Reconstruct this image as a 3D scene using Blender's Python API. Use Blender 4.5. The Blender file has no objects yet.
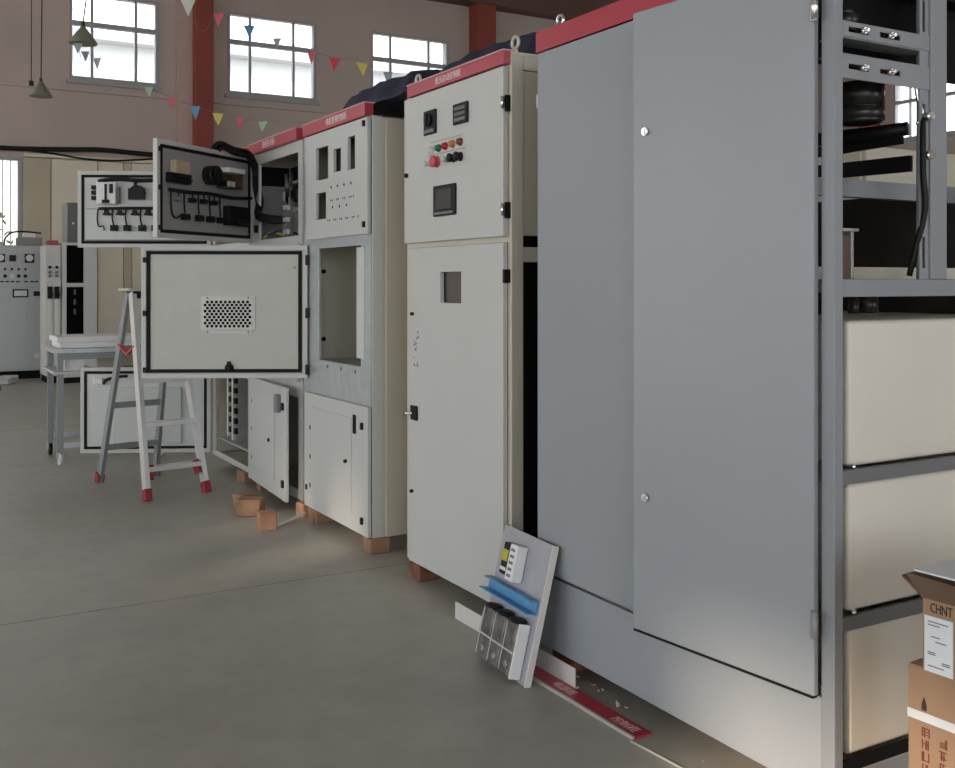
import bpy, bmesh, math, random
from mathutils import Matrix, Vector
random.seed(4)
sc = bpy.context.scene
COL = sc.collection

# ---------------------------------------------------------------- camera
cam_d = bpy.data.cameras.new('camera')
cam = bpy.data.objects.new('camera', cam_d); COL.objects.link(cam)
cam.location = (0, 0, 1.4)
cam.rotation_euler = (math.radians(90), 0, -math.radians(29.94))
cam_d.sensor_fit = 'HORIZONTAL'; cam_d.sensor_width = 36.0
cam_d.lens = 1020.0/955.0*36.0
cam_d.shift_y = -(384-283)/955.0
cam_d.clip_end = 500; cam_d.clip_start = .02
sc.camera = cam
# ---------------------------------------------------------------- world, sun, exposure
w = bpy.data.worlds.new('world'); sc.world = w; w.use_nodes = True
bg = w.node_tree.nodes['Background']
bg.inputs[0].default_value = (.93, .97, 1.0, 1); bg.inputs[1].default_value = 3.5
sun_d = bpy.data.lights.new('sun', 'SUN'); sun_d.energy = 4.2; sun_d.angle = math.radians(1.6)
sun_d.color = (1, .79, .60)
sun = bpy.data.objects.new('sun', sun_d); COL.objects.link(sun)
sun.rotation_euler = Vector((.86, .36, -.36)).to_track_quat('-Z', 'Y').to_euler()
vs = sc.view_settings
sc.display_settings.display_device = 'sRGB'
vs.view_transform = 'Standard'; vs.look = 'None'; vs.gamma = 1; vs.use_curve_mapping = False
vs.exposure = 0.28
sc.cycles.max_bounces = 10; sc.cycles.diffuse_bounces = 6; sc.cycles.use_denoising = True
sc.cycles.caustics_reflective = False; sc.cycles.caustics_refractive = False

# ---------------------------------------------------------------- materials
def mat(name, col, rough=.5, metal=0, noise=0, nscale=8, bump=0, spec=.5, stretch=None):
    m = bpy.data.materials.new(name); m.use_nodes = True
    nt = m.node_tree; b = nt.nodes['Principled BSDF']
    b.inputs['Base Color'].default_value = (*col, 1); b.inputs['Roughness'].default_value = rough
    b.inputs['Metallic'].default_value = metal; b.inputs['Specular IOR Level'].default_value = spec
    if noise or bump:
        tc = nt.nodes.new('ShaderNodeTexCoord'); n = nt.nodes.new('ShaderNodeTexNoise')
        n.inputs['Scale'].default_value = nscale; n.inputs['Detail'].default_value = 6
        src = tc.outputs['Object']
        if stretch:
            mp = nt.nodes.new('ShaderNodeMapping'); mp.inputs['Scale'].default_value = stretch
            nt.links.new(src, mp.inputs[0]); src = mp.outputs[0]
        nt.links.new(src, n.inputs['Vector'])
        if noise:
            r = nt.nodes.new('ShaderNodeValToRGB')
            r.color_ramp.elements[0].position = .3; r.color_ramp.elements[1].position = .72
            r.color_ramp.elements[0].color = (*[c*(1-noise) for c in col], 1)
            r.color_ramp.elements[1].color = (*[min(1, c*(1+noise)) for c in col], 1)
            nt.links.new(n.outputs['Fac'], r.inputs[0]); nt.links.new(r.outputs[0], b.inputs['Base Color'])
        if bump:
            bp = nt.nodes.new('ShaderNodeBump'); bp.inputs['Strength'].default_value = bump; bp.inputs['Distance'].default_value = .02
            nt.links.new(n.outputs['Fac'], bp.inputs['Height']); nt.links.new(bp.outputs[0], b.inputs['Normal'])
    return m
W = mat('white_paint', (.56, .57, .55), .42, noise=.025, nscale=2)
PEB = mat('pebble_paint', (.58, .54, .45), .45, noise=.03, nscale=2)
INN = mat('inside_paint', (.58, .61, .60), .5, noise=.04, nscale=3)
ZINC = mat('galvanised_steel', (.52, .56, .58), .38, .55, noise=.08, nscale=14)
GREY = mat('grey_paint', (.30, .325, .35), .38, noise=.03, nscale=1.5)
GREYF = mat('grey_frame_paint', (.25, .265, .285), .4, noise=.04, nscale=3)
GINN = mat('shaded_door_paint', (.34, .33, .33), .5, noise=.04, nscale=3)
RED = mat('red_strip', (.42, .04, .065), .33, noise=.06, nscale=5)
WT = mat('white_lettering', (.85, .8, .78), .5)
BLK = mat('black_plastic', (.008, .008, .009), .5, spec=.25)
DK = mat('dark_void', (.008, .008, .009), .8, spec=.15)
DKB = mat('dark_brown', (.035, .03, .026), .6, noise=.2)
RUB = mat('rubber_gasket', (.008, .008, .008), .7, spec=.2)
CHR = mat('chrome', (.75, .75, .76), .2, 1)
BEI = mat('beige_enamel', (.72, .68, .60), .38, noise=.05, nscale=3)
ALU = mat('aluminium', (.74, .75, .76), .35, .6, noise=.05, nscale=10)
ALUD = mat('dull_aluminium', (.27, .29, .30), .45, .4)
REDP = mat('red_plastic', (.28, .02, .03), .5)
ORNG = mat('orange_red_strap', (.55, .07, .04), .5)
WOOD = mat('orange_wood', (.31, .175, .105), .75, noise=.28, nscale=9, bump=.25, stretch=(1, 6, 1))
BRICK = mat('worn_brick', (.22, .09, .055), .85, noise=.45, nscale=14, bump=.5)
CARD = mat('cardboard', (.35, .22, .135), .8, noise=.09, nscale=5)
CARDI = mat('cardboard_inside', (.16, .10, .07), .85, noise=.12, nscale=5)
PAPER = mat('white_paper', (.72, .75, .78), .7, noise=.04, nscale=12)
PRINT = mat('brown_print', (.19, .05, .03), .8)
DPRINT = mat('dark_print', (.05, .03, .025), .8)
GPRINT = mat('grey_print', (.2, .21, .23), .8)
NAVY = mat('navy_fabric', (.012, .016, .045), .6, noise=.4, nscale=6, bump=.4)
FOAM = mat('white_foam', (.78, .79, .80), .8, noise=.03)
BLUE = mat('blue_plastic', (.08, .28, .52), .4, noise=.15, nscale=20)
YEL = mat('yellow_plastic', (.5, .47, .06), .5)
CLEAR = mat('smoky_plastic', (.13, .12, .115), .15, noise=.6, nscale=22)
GRN = mat('green_lens', (.02, .16, .09), .25)
REDL = mat('red_lens', (.45, .02, .03), .25)
PINKL = mat('red_knob', (.62, .08, .11), .35)
ORGL = mat('orange_lens', (.55, .2, .06), .25)
WHL = mat('white_lens', (.62, .66, .62), .25)
SCRN = mat('lcd_screen', (.055, .062, .06), .15)
INS = mat('epoxy_insulator', (.022, .021, .019), .32)
BRN = mat('brown_resin', (.09, .05, .03), .5)
TAN = mat('tan_relay', (.55, .43, .30), .5)
COPW = mat('purple_wire', (.05, .03, .12), .5)
LEAF = mat('leaf_green', (.10, .17, .05), .8, noise=.4, nscale=6)
WALL = mat('wall_plaster', (.50, .415, .37), .85, noise=.07, nscale=.6)
LOWW = mat('beige_panel', (.72, .66, .53), .6, noise=.06, nscale=.8)
LOWD = mat('dark_beige_panel', (.50, .44, .33), .6, noise=.08, nscale=.8)
RCOL = mat('red_oxide_paint', (.27, .05, .035), .6, noise=.12, nscale=1.2)
RBEAM = mat('red_brown_beam', (.13, .065, .055), .7, noise=.1, nscale=1)
FRM = mat('window_frame_grey', (.36, .35, .37), .5)
CEIL = mat('ceiling_sheet', (.42, .40, .37), .8)
TINW = mat('white_wall_sheet', (.7, .71, .72), .7)
LAMPM = mat('lamp_shade_green_grey', (.20, .19, .15), .5, noise=.1)

def floor_mat():
    m = bpy.data.materials.new('polished_concrete'); m.use_nodes = True
    nt = m.node_tree; b = nt.nodes['Principled BSDF']; N = nt.nodes.new; L = nt.links.new
    tc = N('ShaderNodeTexCoord')
    a = N('ShaderNodeTexNoise'); a.inputs['Scale'].default_value = .55; a.inputs['Detail'].default_value = 8; a.inputs['Roughness'].default_value = .6
    c = N('ShaderNodeTexNoise'); c.inputs['Scale'].default_value = 9; c.inputs['Detail'].default_value = 8
    L(tc.outputs['Object'], a.inputs['Vector']); L(tc.outputs['Object'], c.inputs['Vector'])
    r = N('ShaderNodeValToRGB')
    r.color_ramp.elements[0].position = .32; r.color_ramp.elements[0].color = (.31, .30, .265, 1)
    r.color_ramp.elements[1].position = .7; r.color_ramp.elements[1].color = (.48, .46, .405, 1)
    L(a.outputs['Fac'], r.inputs[0])
    mx = N('ShaderNodeMixRGB'); mx.blend_type = 'OVERLAY'; mx.inputs[0].default_value = .22
    L(r.outputs[0], mx.inputs[1]); L(c.outputs['Color'], mx.inputs[2])
    bw = N('ShaderNodeRGBToBW'); L(c.outputs['Color'], bw.inputs[0]); L(bw.outputs[0], mx.inputs[2])
    L(mx.outputs[0], b.inputs['Base Color'])
    rr = N('ShaderNodeMapRange'); rr.inputs['To Min'].default_value = .34; rr.inputs['To Max'].default_value = .55
    L(a.outputs['Fac'], rr.inputs['Value']); L(rr.outputs[0], b.inputs['Roughness'])
    return m
FLOOR = floor_mat()
def glass_mat():
    m = bpy.data.materials.new('window_glass'); m.use_nodes = True
    nt = m.node_tree; nt.nodes.remove(nt.nodes['Principled BSDF']); out = nt.nodes['Material Output']
    t = nt.nodes.new('ShaderNodeBsdfTransparent'); t.inputs[0].default_value = (.93, .95, .95, 1)
    g = nt.nodes.new('ShaderNodeBsdfGlossy'); g.inputs['Roughness'].default_value = .05
    x = nt.nodes.new('ShaderNodeMixShader'); x.inputs[0].default_value = .06
    nt.links.new(t.outputs[0], x.inputs[1]); nt.links.new(g.outputs[0], x.inputs[2]); nt.links.new(x.outputs[0], out.inputs[0])
    return m
GLASS = glass_mat()
FLAGM = {}
for k, c in dict(pink=(.55, .10, .13), red=(.55, .05, .07), yellow=(.62, .52, .10), blue=(.10, .25, .42), green=(.33, .48, .30), white=(.6, .66, .58), grey=(.30, .34, .36)).items():
    FLAGM[k] = mat('pennant_'+k, c, .7)

# ---------------------------------------------------------------- mesh helpers
class MB:
    def __init__(s): s.bm = bmesh.new()
    def box(s, x0, x1, y0, y1, z0, z1, m=None):
        vs = [s.bm.verts.new(Vector(p) if m is None else m @ Vector(p)) for p in
              ((x0,y0,z0),(x1,y0,z0),(x1,y1,z0),(x0,y1,z0),(x0,y0,z1),(x1,y0,z1),(x1,y1,z1),(x0,y1,z1))]
        for f in ((3,2,1,0),(4,5,6,7),(0,1,5,4),(1,2,6,5),(2,3,7,6),(3,0,4,7)): s.bm.faces.new([vs[i] for i in f])
        return s
    def bar(s, p, q, a, b, up=(0,0,1)):
        p, q = Vector(p), Vector(q); d = (q-p); L = d.length; d.normalize()
        u = Vector(up); x = d.cross(u)
        if x.length < 1e-4: x = d.cross(Vector((1,0,0)))
        x.normalize(); y = x.cross(d)
        m = Matrix(((x.x,y.x,d.x,p.x),(x.y,y.y,d.y,p.y),(x.z,y.z,d.z,p.z),(0,0,0,1)))
        return s.box(-a/2, a/2, -b/2, b/2, 0, L, m)
    def cyl(s, p, q, r, n=16, r2=None):
        p, q = Vector(p), Vector(q); d = (q-p).normalized()
        x = d.orthogonal().normalized(); y = d.cross(x); r2 = r if r2 is None else r2
        A = [s.bm.verts.new(p + r*(math.cos(2*math.pi*i/n)*x + math.sin(2*math.pi*i/n)*y)) for i in range(n)]
        B = [s.bm.verts.new(q + r2*(math.cos(2*math.pi*i/n)*x + math.sin(2*math.pi*i/n)*y)) for i in range(n)]
        for i in range(n):
            f = s.bm.faces.new((A[i], A[(i+1)%n], B[(i+1)%n], B[i])); f.smooth = True
        s.bm.faces.new(A[::-1]); s.bm.faces.new(B)
        return s
    def lathe(s, c, prof, n=20, axis='z'):
        rings = []
        for r, h in prof:
            ring = []
            for i in range(n):
                a = 2*math.pi*i/n; p = Vector((r*math.cos(a), r*math.sin(a), h))
                if axis == 'x': p = Vector((p.z, p.x, p.y))
                if axis == 'y': p = Vector((p.x, p.z, p.y))
                ring.append(s.bm.verts.new(Vector(c)+p))
            rings.append(ring)
        for a, b in zip(rings, rings[1:]):
            for i in range(n):
                f = s.bm.faces.new((a[i], a[(i+1)%n], b[(i+1)%n], b[i])); f.smooth = True
        s.bm.faces.new(rings[0][::-1]); s.bm.faces.new(rings[-1])
        return s
    def ring(s, c, r, t, axis='x', n=20, k=8):
        V = []
        for i in range(n):
            a = 2*math.pi*i/n; row = []
            for j in range(k):
                b = 2*math.pi*j/k; q = (t*math.sin(b), (r+t*math.cos(b))*math.cos(a), (r+t*math.cos(b))*math.sin(a))
                if axis == 'y': q = (q[1], q[0], q[2])
                row.append(s.bm.verts.new(Vector(c)+Vector(q)))
            V.append(row)
        for i in range(n):
            for j in range(k):
                f = s.bm.faces.new((V[i][j], V[(i+1)%n][j], V[(i+1)%n][(j+1)%k], V[i][(j+1)%k])); f.smooth = True
        return s
    def tube(s, pts, r, n=8):
        pts = [Vector(p) for p in pts]
        # smooth the path
        P = []
        for i in range(len(pts)-1):
            p0 = pts[max(i-1,0)]; p1 = pts[i]; p2 = pts[i+1]; p3 = pts[min(i+2,len(pts)-1)]
            for k in range(4):
                t = k/4
                P.append(.5*((2*p1)+(p2-p0)*t+(2*p0-5*p1+4*p2-p3)*t*t+(3*p1-p0-3*p2+p3)*t**3))
        P.append(pts[-1])
        rings = []; x = None
        for i, p in enumerate(P):
            d = (P[min(i+1,len(P)-1)]-P[max(i-1,0)]).normalized()
            x = d.orthogonal().normalized() if x is None else (x-d*x.dot(d)).normalized()
            y = d.cross(x)
            rings.append([s.bm.verts.new(p+r*(math.cos(2*math.pi*k/n)*x+math.sin(2*math.pi*k/n)*y)) for k in range(n)])
        for a, b in zip(rings, rings[1:]):
            for k in range(n):
                f = s.bm.faces.new((a[k], a[(k+1)%n], b[(k+1)%n], b[k])); f.smooth = True
        s.bm.faces.new(rings[0][::-1]); s.bm.faces.new(rings[-1])
        return s
    def prism(s, poly, m, t):
        """poly: 2D (x, z) points, thickness along local y from 0 to t"""
        A = [s.bm.verts.new(m @ Vector((x, 0, z))) for x, z in poly]
        B = [s.bm.verts.new(m @ Vector((x, t, z))) for x, z in poly]
        n = len(poly)
        s.bm.faces.new(A); s.bm.faces.new(B[::-1])
        for i in range(n): s.bm.faces.new((A[(i+1)%n], A[i], B[i], B[(i+1)%n]))
        return s
    def plate(s, m, w0, w1, h0, h1, t, holes):
        """sheet in local x (w0..w1) / z (h0..h1), thickness y 0..t, rectangular holes (x0,x1,z0,z1)"""
        xs = sorted({w0, w1, *[v for h in holes for v in h[:2]]}); zs = sorted({h0, h1, *[v for h in holes for v in h[2:]]})
        xs = [v for v in xs if w0-1e-6 <= v <= w1+1e-6]; zs = [v for v in zs if h0-1e-6 <= v <= h1+1e-6]
        def full(i, j):
            if i < 0 or j < 0 or i >= len(xs)-1 or j >= len(zs)-1: return False
            cx, cz = (xs[i]+xs[i+1])/2, (zs[j]+zs[j+1])/2
            return not any(h[0] < cx < h[1] and h[2] < cz < h[3] for h in holes)
        V = {}
        def v(i, j, k):
            if (i,j,k) not in V: V[(i,j,k)] = s.bm.verts.new(m @ Vector((xs[i], t*k, zs[j])))
            return V[(i,j,k)]
        for i in range(len(xs)-1):
            for j in range(len(zs)-1):
                if not full(i, j): continue
                s.bm.faces.new((v(i,j,0), v(i+1,j,0), v(i+1,j+1,0), v(i,j+1,0)))
                s.bm.faces.new((v(i,j,1), v(i,j+1,1), v(i+1,j+1,1), v(i+1,j,1)))
                if not full(i-1, j): s.bm.faces.new((v(i,j,0), v(i,j+1,0), v(i,j+1,1), v(i,j,1)))
                if not full(i+1, j): s.bm.faces.new((v(i+1,j,0), v(i+1,j,1), v(i+1,j+1,1), v(i+1,j+1,0)))
                if not full(i, j-1): s.bm.faces.new((v(i,j,0), v(i,j,1), v(i+1,j,1), v(i+1,j,0)))
                if not full(i, j+1): s.bm.faces.new((v(i,j+1,0), v(i+1,j+1,0), v(i+1,j+1,1), v(i,j+1,1)))
        return s

WM = {}
def props(o, label=None, cat=None, group=None, kind=None):
    if label: o['label'] = label
    if cat: o['category'] = cat
    if group: o['group'] = group
    if kind: o['kind'] = kind
    return o
def add(name, mb, m, parent=None, at=None, frame=None, local=False, raw=False, bevel=0, seg=2, **pp):
    """Link mb as one mesh object. Coordinates are world's, unless local=True (then the parent's own).
    at / frame give the object's own origin (world matrix)."""
    me = bpy.data.meshes.new(name); bm = mb.bm
    pm = WM[parent] if parent else Matrix.Identity(4)
    if local: own = pm
    elif frame is not None: own = frame
    elif at is not None: own = Matrix.Translation(at)
    else: own = pm
    if not local and not raw: bm.transform(own.inverted())
    bmesh.ops.recalc_face_normals(bm, faces=bm.faces)
    bm.to_mesh(me); bm.free(); me.materials.append(m)
    o = bpy.data.objects.new(name, me); COL.objects.link(o)
    if parent: o.parent = parent
    o.matrix_basis = pm.inverted() @ own
    WM[o] = own.copy()
    if bevel:
        b = o.modifiers.new('bevel', 'BEVEL'); b.width = bevel; b.segments = seg; b.limit_method = 'ANGLE'
        b.harden_normals = True
        for p in me.polygons: p.use_smooth = True
    return props(o, **pp)
def thing(name, loc, label, cat, group=None, rot=0):
    o = bpy.data.objects.new(name, None); COL.objects.link(o); o.empty_display_size = .1
    o.matrix_basis = Matrix.Translation(loc) @ Matrix.Rotation(rot, 4, 'Z'); WM[o] = o.matrix_basis.copy()
    return props(o, label, cat, group)
def copy_to(o, parent, m, name=None):
    """copy of a mesh object placed at local matrix m under parent"""
    c = o.copy(); COL.objects.link(c); c.parent = parent; c.matrix_parent_inverse = Matrix.Identity(4)
    c.matrix_basis = m; WM[c] = (WM[parent] if parent else Matrix.Identity(4)) @ m
    return c
def text(name, body, size, m, mtl, parent, world_m, shear=0, sx=1.0):
    cu = bpy.data.curves.new('t', 'FONT'); cu.body = body; cu.size = size; cu.align_x = 'CENTER'; cu.align_y = 'CENTER'; cu.extrude = .0006; cu.resolution_u = 2
    t = bpy.data.objects.new('t', cu); COL.objects.link(t)
    dg = bpy.context.evaluated_depsgraph_get()
    me = bpy.data.meshes.new_from_object(t.evaluated_get(dg)); bpy.data.objects.remove(t); bpy.data.curves.remove(cu)
    me.materials.clear(); me.materials.append(mtl); me.name = name
    me.transform(Matrix.Diagonal((sx, 1, 1, 1)))
    o = bpy.data.objects.new(name, me); COL.objects.link(o); o.parent = parent
    o.matrix_basis = WM[parent].inverted() @ world_m; WM[o] = world_m
    return o
def face_m(x, y, z):
    """text plane on a face that looks toward -X: text runs along -Y"""
    return Matrix(((0,0,-1,x),(-1,0,0,y),(0,1,0,z),(0,0,0,1)))

# ================================================================ SETTING
CZ = 9.0
add('floor', MB().box(-14, 23.3, -12, 22, -.2, 0), FLOOR, kind='structure')
jt = MB().box(-12, 23, 4.588, 4.592, 0, .0006).box(-12, 23, 10.586, 10.594, 0, .0006).box(-12, 23, -1.414, -1.406, 0, .0006)
jt.box(-2.004, -1.996, -10, 20, 0, .0006)
add('trim_1', jt, mat('joint_grey', (.17, .16, .14), .8), kind='structure', label='dark joint lines sawn in the concrete floor')
XP = Matrix(((1,0,0,0),(0,1,0,0),(0,0,1,0),(0,0,0,1)))
WZ = (5.15, 6.78)
win = [(2.86, 4.47), (5.80, 7.66), (8.89, 10.78), (12.2, 14.1), (15.3, 17.2), (18.4, 20.3), (-.3, 1.6), (-3.4, -1.5), (-6.5, -4.6), (-9.6, -7.7)]
holes = [(a, b, *WZ) for a, b in win] + [(1.0, 2.06, 0, 3.66)]
wb = MB().plate(Matrix.Translation((0, 20, 0)), -12, 23.3, 0, CZ, .3, holes)
add('wall_back', wb, WALL, kind='structure')
# right wall: sheet in Y/Z
YR = Matrix(((0,-1,0,23),(1,0,0,0),(0,0,1,0),(0,0,0,1)))   # local x -> world y, local y -> world -x
YRr = Matrix(((0,1,0,23),(1,0,0,0),(0,0,1,0),(0,0,0,1)))
rwin = [(16.0, 17.9), (12.4, 14.3), (9.2, 11.1), (6, 7.9), (2.8, 4.7)]
add('wall_right', MB().plate(YRr, -10, 20, 0, CZ, .3, [(a, b, 5.14, 6.7) for a, b in rwin]), WALL, kind='structure')
YL = Matrix(((0,-1,0,-12),(1,0,0,0),(0,0,1,0),(0,0,0,1)))
lh = [(1, 8, 0, 5.0), (10.5, 17.5, 0, 5.0), (-8, -2.5, 0, 5.0), (-4.9, -3.62, 5.55, 6.33), (-.95, -.70, 5.6, 6.3), (-.2, .0, 5.6, 6.3)]  # small high openings added so sun patches land on plinth and cabinet door
add('wall_left', MB().plate(YL, -10, 20, 0, CZ, .3, lh), WALL, kind='structure')
add('wall_rear', MB().plate(Matrix.Translation((0, -10.3, 0)), -12, 23.3, 0, CZ, .3, [(-7, 1, 0, 5.5), (7, 13, 0, 5.5)] + [(a, a+2.2, 5.9, 7.8) for a in (15, 19)]), WALL, kind='structure')
add('ceiling', MB().box(-12.3, 23.3, -10.3, 20.3, CZ, CZ+.2), CEIL, kind='structure')
# windows in the back wall: frame (structure), panes as sub-pieces
def window(n, a, b, z0, z1, on='y', base=20.0):
    def bx(mb, p0, p1, q0, q1, d0, d1):
        return mb.box(p0, p1, base+d0, base+d1, q0, q1) if on == 'y' else mb.box(base+d0, base+d1, p0, p1, q0, q1)
    o = bpy.data.objects.new('window_%d' % n, None); COL.objects.link(o); o.empty_display_size = .2
    o.matrix_basis = Matrix.Translation((a, base, z0) if on == 'y' else (base, a, z0)); WM[o] = o.matrix_basis.copy(); o['kind'] = 'structure'
    f = MB(); t = .07
    zm = z0+(z1-z0)*.645; xa = a+(b-a)*.245; xb = a+(b-a)*.735
    for p0, p1, q0, q1 in ((a,b,z0,z0+t),(a,b,z1-t*.7,z1),(a,a+t*.7,z0+t,z1-t*.7),(b-t,b,z0+t,z1-t*.7),(a+t*.7,b-t,zm-.045,zm+.045)):
        bx(f, p0, p1, q0, q1, -.02, .09)
    for x in (xa, xb):
        bx(f, x-.024, x+.024, z0+t, zm-.045, -.01, .05); bx(f, x-.024, x+.024, zm+.045, z1-t*.7, -.01, .05)
    add('window_frame', f, FRM, o)
    s = MB(); bx(s, a-.06, b+.06, z0-.07, z0, -.06, .1); add('window_sill', s, FRM, o)
    for p0, p1 in ((a+t*.7, xa-.024), (xa+.024, xb-.024), (xb+.024, b-t)):
        for q0, q1 in ((z0+t, zm-.045), (zm+.045, z1-t*.7)):
            g = MB(); bx(g, p0, p1, q0, q1, .03, .036); add('pane', g, GLASS, o)
for i, (a, b) in enumerate(win[:3]): window(i+1, a, b, *WZ)
window(4, 16.0, 17.9, 5.14, 6.7, 'x', 23.02)
# ground-floor bright opening with slender glazing bars
o5 = bpy.data.objects.new('window_5', None); COL.objects.link(o5); o5.matrix_basis = Matrix.Translation((1.5, 20, 0)); WM[o5] = o5.matrix_basis.copy(); o5['kind'] = 'structure'
f = MB().box(1.0, 2.06, 19.98, 20.1, 3.60, 3.66).box(1.99, 2.06, 19.98, 20.1, 0, 3.6)
for x in (1.16, 1.36, 1.55, 1.74, 1.87): f.box(x-.007, x+.007, 20.0, 20.03, 0, 3.6)
f.box(1.0, 1.99, 20, 20.06, 1.0, 1.06)
add('window_frame', f, FRM, o5)
for p0, p1 in ((1.0,1.153),(1.167,1.353),(1.367,1.543),(1.557,1.733),(1.747,1.863),(1.877,1.99)):
    add('pane', MB().box(p0, p1, 20.02, 20.026, 1.06, 3.6), GLASS, o5)
# long horizontal ledge on the wall below the windows and crane rail
add('trim_2', MB().box(-12, 23, 19.93, 20, 4.93, 5.0), WALL, kind='structure', label='plaster ledge running under the high windows')
add('trim_3', MB().box(5.4, 23, 19.55, 20, 7.62, 8.3), RBEAM, kind='structure', label='red-brown crane beam along the top of the back wall')
for i, (a, b) in enumerate(((5.08, 5.42), (11.3, 11.78), (-1.0, -.66), (17.6, 18.0))):
    c = MB().box(a, b, 19.62, 20, 0, CZ) if i < 2 else MB().box(a, b, 19.62, 20, 0, CZ)
    add('trim_%d' % (4+i), c, RCOL, kind='structure', label='red-oxide steel column against the back wall')
add('trim_8', MB().box(22.6, 23, 18.3, 18.7, 0, CZ), RCOL, kind='structure', label='red-oxide steel column against the right wall')
# pale pilaster beside the red column
add('trim_9', MB().box(4.80, 5.08, 19.88, 20, 3.7, CZ), mat('pinkish_plaster', (.52, .38, .34), .85, noise=.05), kind='structure', label='pinkish plaster strip beside the red column')
# beige sliding panels of the lower back wall, each a piece of the wall
dn = bpy.data.objects.new('door_1', None); COL.objects.link(dn); dn.matrix_basis = Matrix.Translation((3, 19.9, 0)); WM[dn] = dn.matrix_basis.copy(); dn['kind'] = 'structure'
for x0, x1, m_, y in ((2.07, 2.53, LOWD, 19.93), (2.545, 3.33, LOWW, 19.90), (3.34, 3.80, LOWW, 19.93), (3.81, 3.95, LOWD, 19.93), (3.96, 4.78, LOWW, 19.90)):
    add('panel', MB().box(x0, x1, y, y+.06, 0, 3.66), m_, dn, bevel=.01)
add('rail', MB().box(2.07, 5.0, 19.86, 20, 3.67, 3.73), LOWW, dn)
# neighbouring white building and greenery outside
nb = thing('neighbouring_building', (8, 34, 0), 'pale sheet-clad building seen through the high windows', 'building')
add('wall', MB().box(-20, 40, 34, 36, 0, 9.0), TINW, nb)
add('eave', MB().box(-20, 40, 33.4, 36, 9.0, 9.28), mat('eave_grey', (.5, .5, .54), .6), nb)
sh = MB()
for i in range(420):
    a, r, h = random.uniform(0, 6.28), abs(random.gauss(0, .33)), random.uniform(.2, 2.75)
    p = Vector((1.70+r*math.cos(a)*(1.25-h*.3), 21.6+r*math.sin(a), h)); q = Vector((random.uniform(-1,1), random.uniform(-1,1), random.uniform(-.2,1))).normalized()
    x = q.orthogonal().normalized(); y = q.cross(x); sz = random.uniform(.06, .1)
    V = [sh.bm.verts.new(p+k) for k in (-x*sz*.5, q*sz, x*sz*.5, -q*sz)]
    sh.bm.faces.new(V)
shr = thing('shrub', (1.7, 21.6, 0), 'green shrub outside the bright ground-floor glazing', 'shrub')
lv = add('foliage', sh, LEAF, shr, kind='stuff')
add('stem', MB().cyl((1.7, 21.6, -.05), (1.7, 21.6, 1.9), .03), BRN, shr)
add('ground_outside', MB().box(-60, 60, 22, 80, -.25, -.05), mat('outside_paving', (.4, .4, .38), .9), kind='structure')

# ================================================================ GREY CABINET
GX = 2.07; GY0, GY1 = 1.783, 3.14
g = thing('control_cabinet', (GX, GY0, 0), 'large grey steel cabinet with two tall doors and open side frame', 'cabinet', 'electrical cabinets in the row')
fr = MB()
fr.box(2.068, 2.10, 1.783, 1.826, .08, 2.31)            # front near post
fr.box(2.085, 2.12, 3.095, 3.14, .08, 2.31)             # front far post
fr.box(2.445, 2.515, 1.783, 1.83, 1.41, 2.26)           # mid post
fr.box(2.95, 3.0, 1.783, 1.83, .08, 2.31); fr.box(2.95, 3.0, 3.09, 3.14, .08, 2.31)
fr.box(2.10, 2.95, 1.783, 1.83, 1.364, 1.41)            # horizontal rail
fr.box(2.10, 2.95, 1.783, 1.83, 2.262, 2.31); fr.box(2.10, 2.95, 1.783, 1.83, .08, .15)
fr.box(2.085, 2.12, 1.826, 3.095, .335, .36); fr.box(2.085, 2.12, 1.826, 3.095, 2.25, 2.31)
fr.box(2.95, 3.0, 1.83, 3.09, 2.26, 2.31); fr.box(2.95, 3.0, 1.83, 3.09, 1.364, 1.41); fr.box(2.95, 3.0, 1.83, 3.09, .08, .15)
fr.box(2.085, 2.12, 1.826, 3.095, .08, .13)
add('frame', fr, GREYF, g, bevel=.003)
# slotted upright beside the middle post
su = MB().plate(Matrix.Translation((0, 1.79, 0)), 2.408, 2.445, 1.41, 2.26, .004, [(2.42, 2.432, z, z+.085) for z in (1.44, 1.55, 1.66, 1.80, 2.08)])
add('slotted_upright', su, GREYF, g)
for z0, z1, zf in ((2.03, 2.07, 2.03), (1.924, 1.985, 1.985)):
    ab = MB().plate(Matrix.Translation((0, 1.787, 0)), 2.10, 2.45, z0, z1, .004, [(2.125, 2.20, (z0+z1)/2-.007, (z0+z1)/2+.007), (2.245, 2.325, (z0+z1)/2-.007, (z0+z1)/2+.007)])
    ab.box(2.10, 2.45, 1.791, 1.86, zf-.003, zf+.003)
    a_ = add('angle_bracket', ab, GREYF, g)
    for x in (2.175, 2.28):
        add('bolt', MB().cyl((x, 1.788, (z0+z1)/2), (x, 1.775, (z0+z1)/2), .009, 6).cyl((x, 1.776, (z0+z1)/2), (x, 1.766, (z0+z1)/2), .005, 8), CHR, a_)
add('plinth', MB().box(2.068, 2.083, 1.826, 3.14, .08, .337), GREY, g, bevel=.003)
add('roof_panel', MB().box(2.07, 3.0, 1.783, 3.14, 2.31, 2.32), GREY, g)
add('side_panel', MB().box(2.10, 2.95, 3.128, 3.138, .13, 2.26), GREY, g)
bk = MB().box(2.985, 2.995, 1.83, 3.09, .15, 1.70)
add('back_panel', bk, DKB, g)  # dark colour carries the shade of the unlit interior
add('header_strip', MB().box(2.053, 2.068, 1.79, 3.137, 2.243, 2.318), RED, g, bevel=.002)
# left door (closed)
ld = add('door', MB().box(2.048, 2.068, 2.47, 3.118, .357, 2.236), GREY, g, at=(2.068, 3.118, .357), bevel=.004, seg=3)
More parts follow.
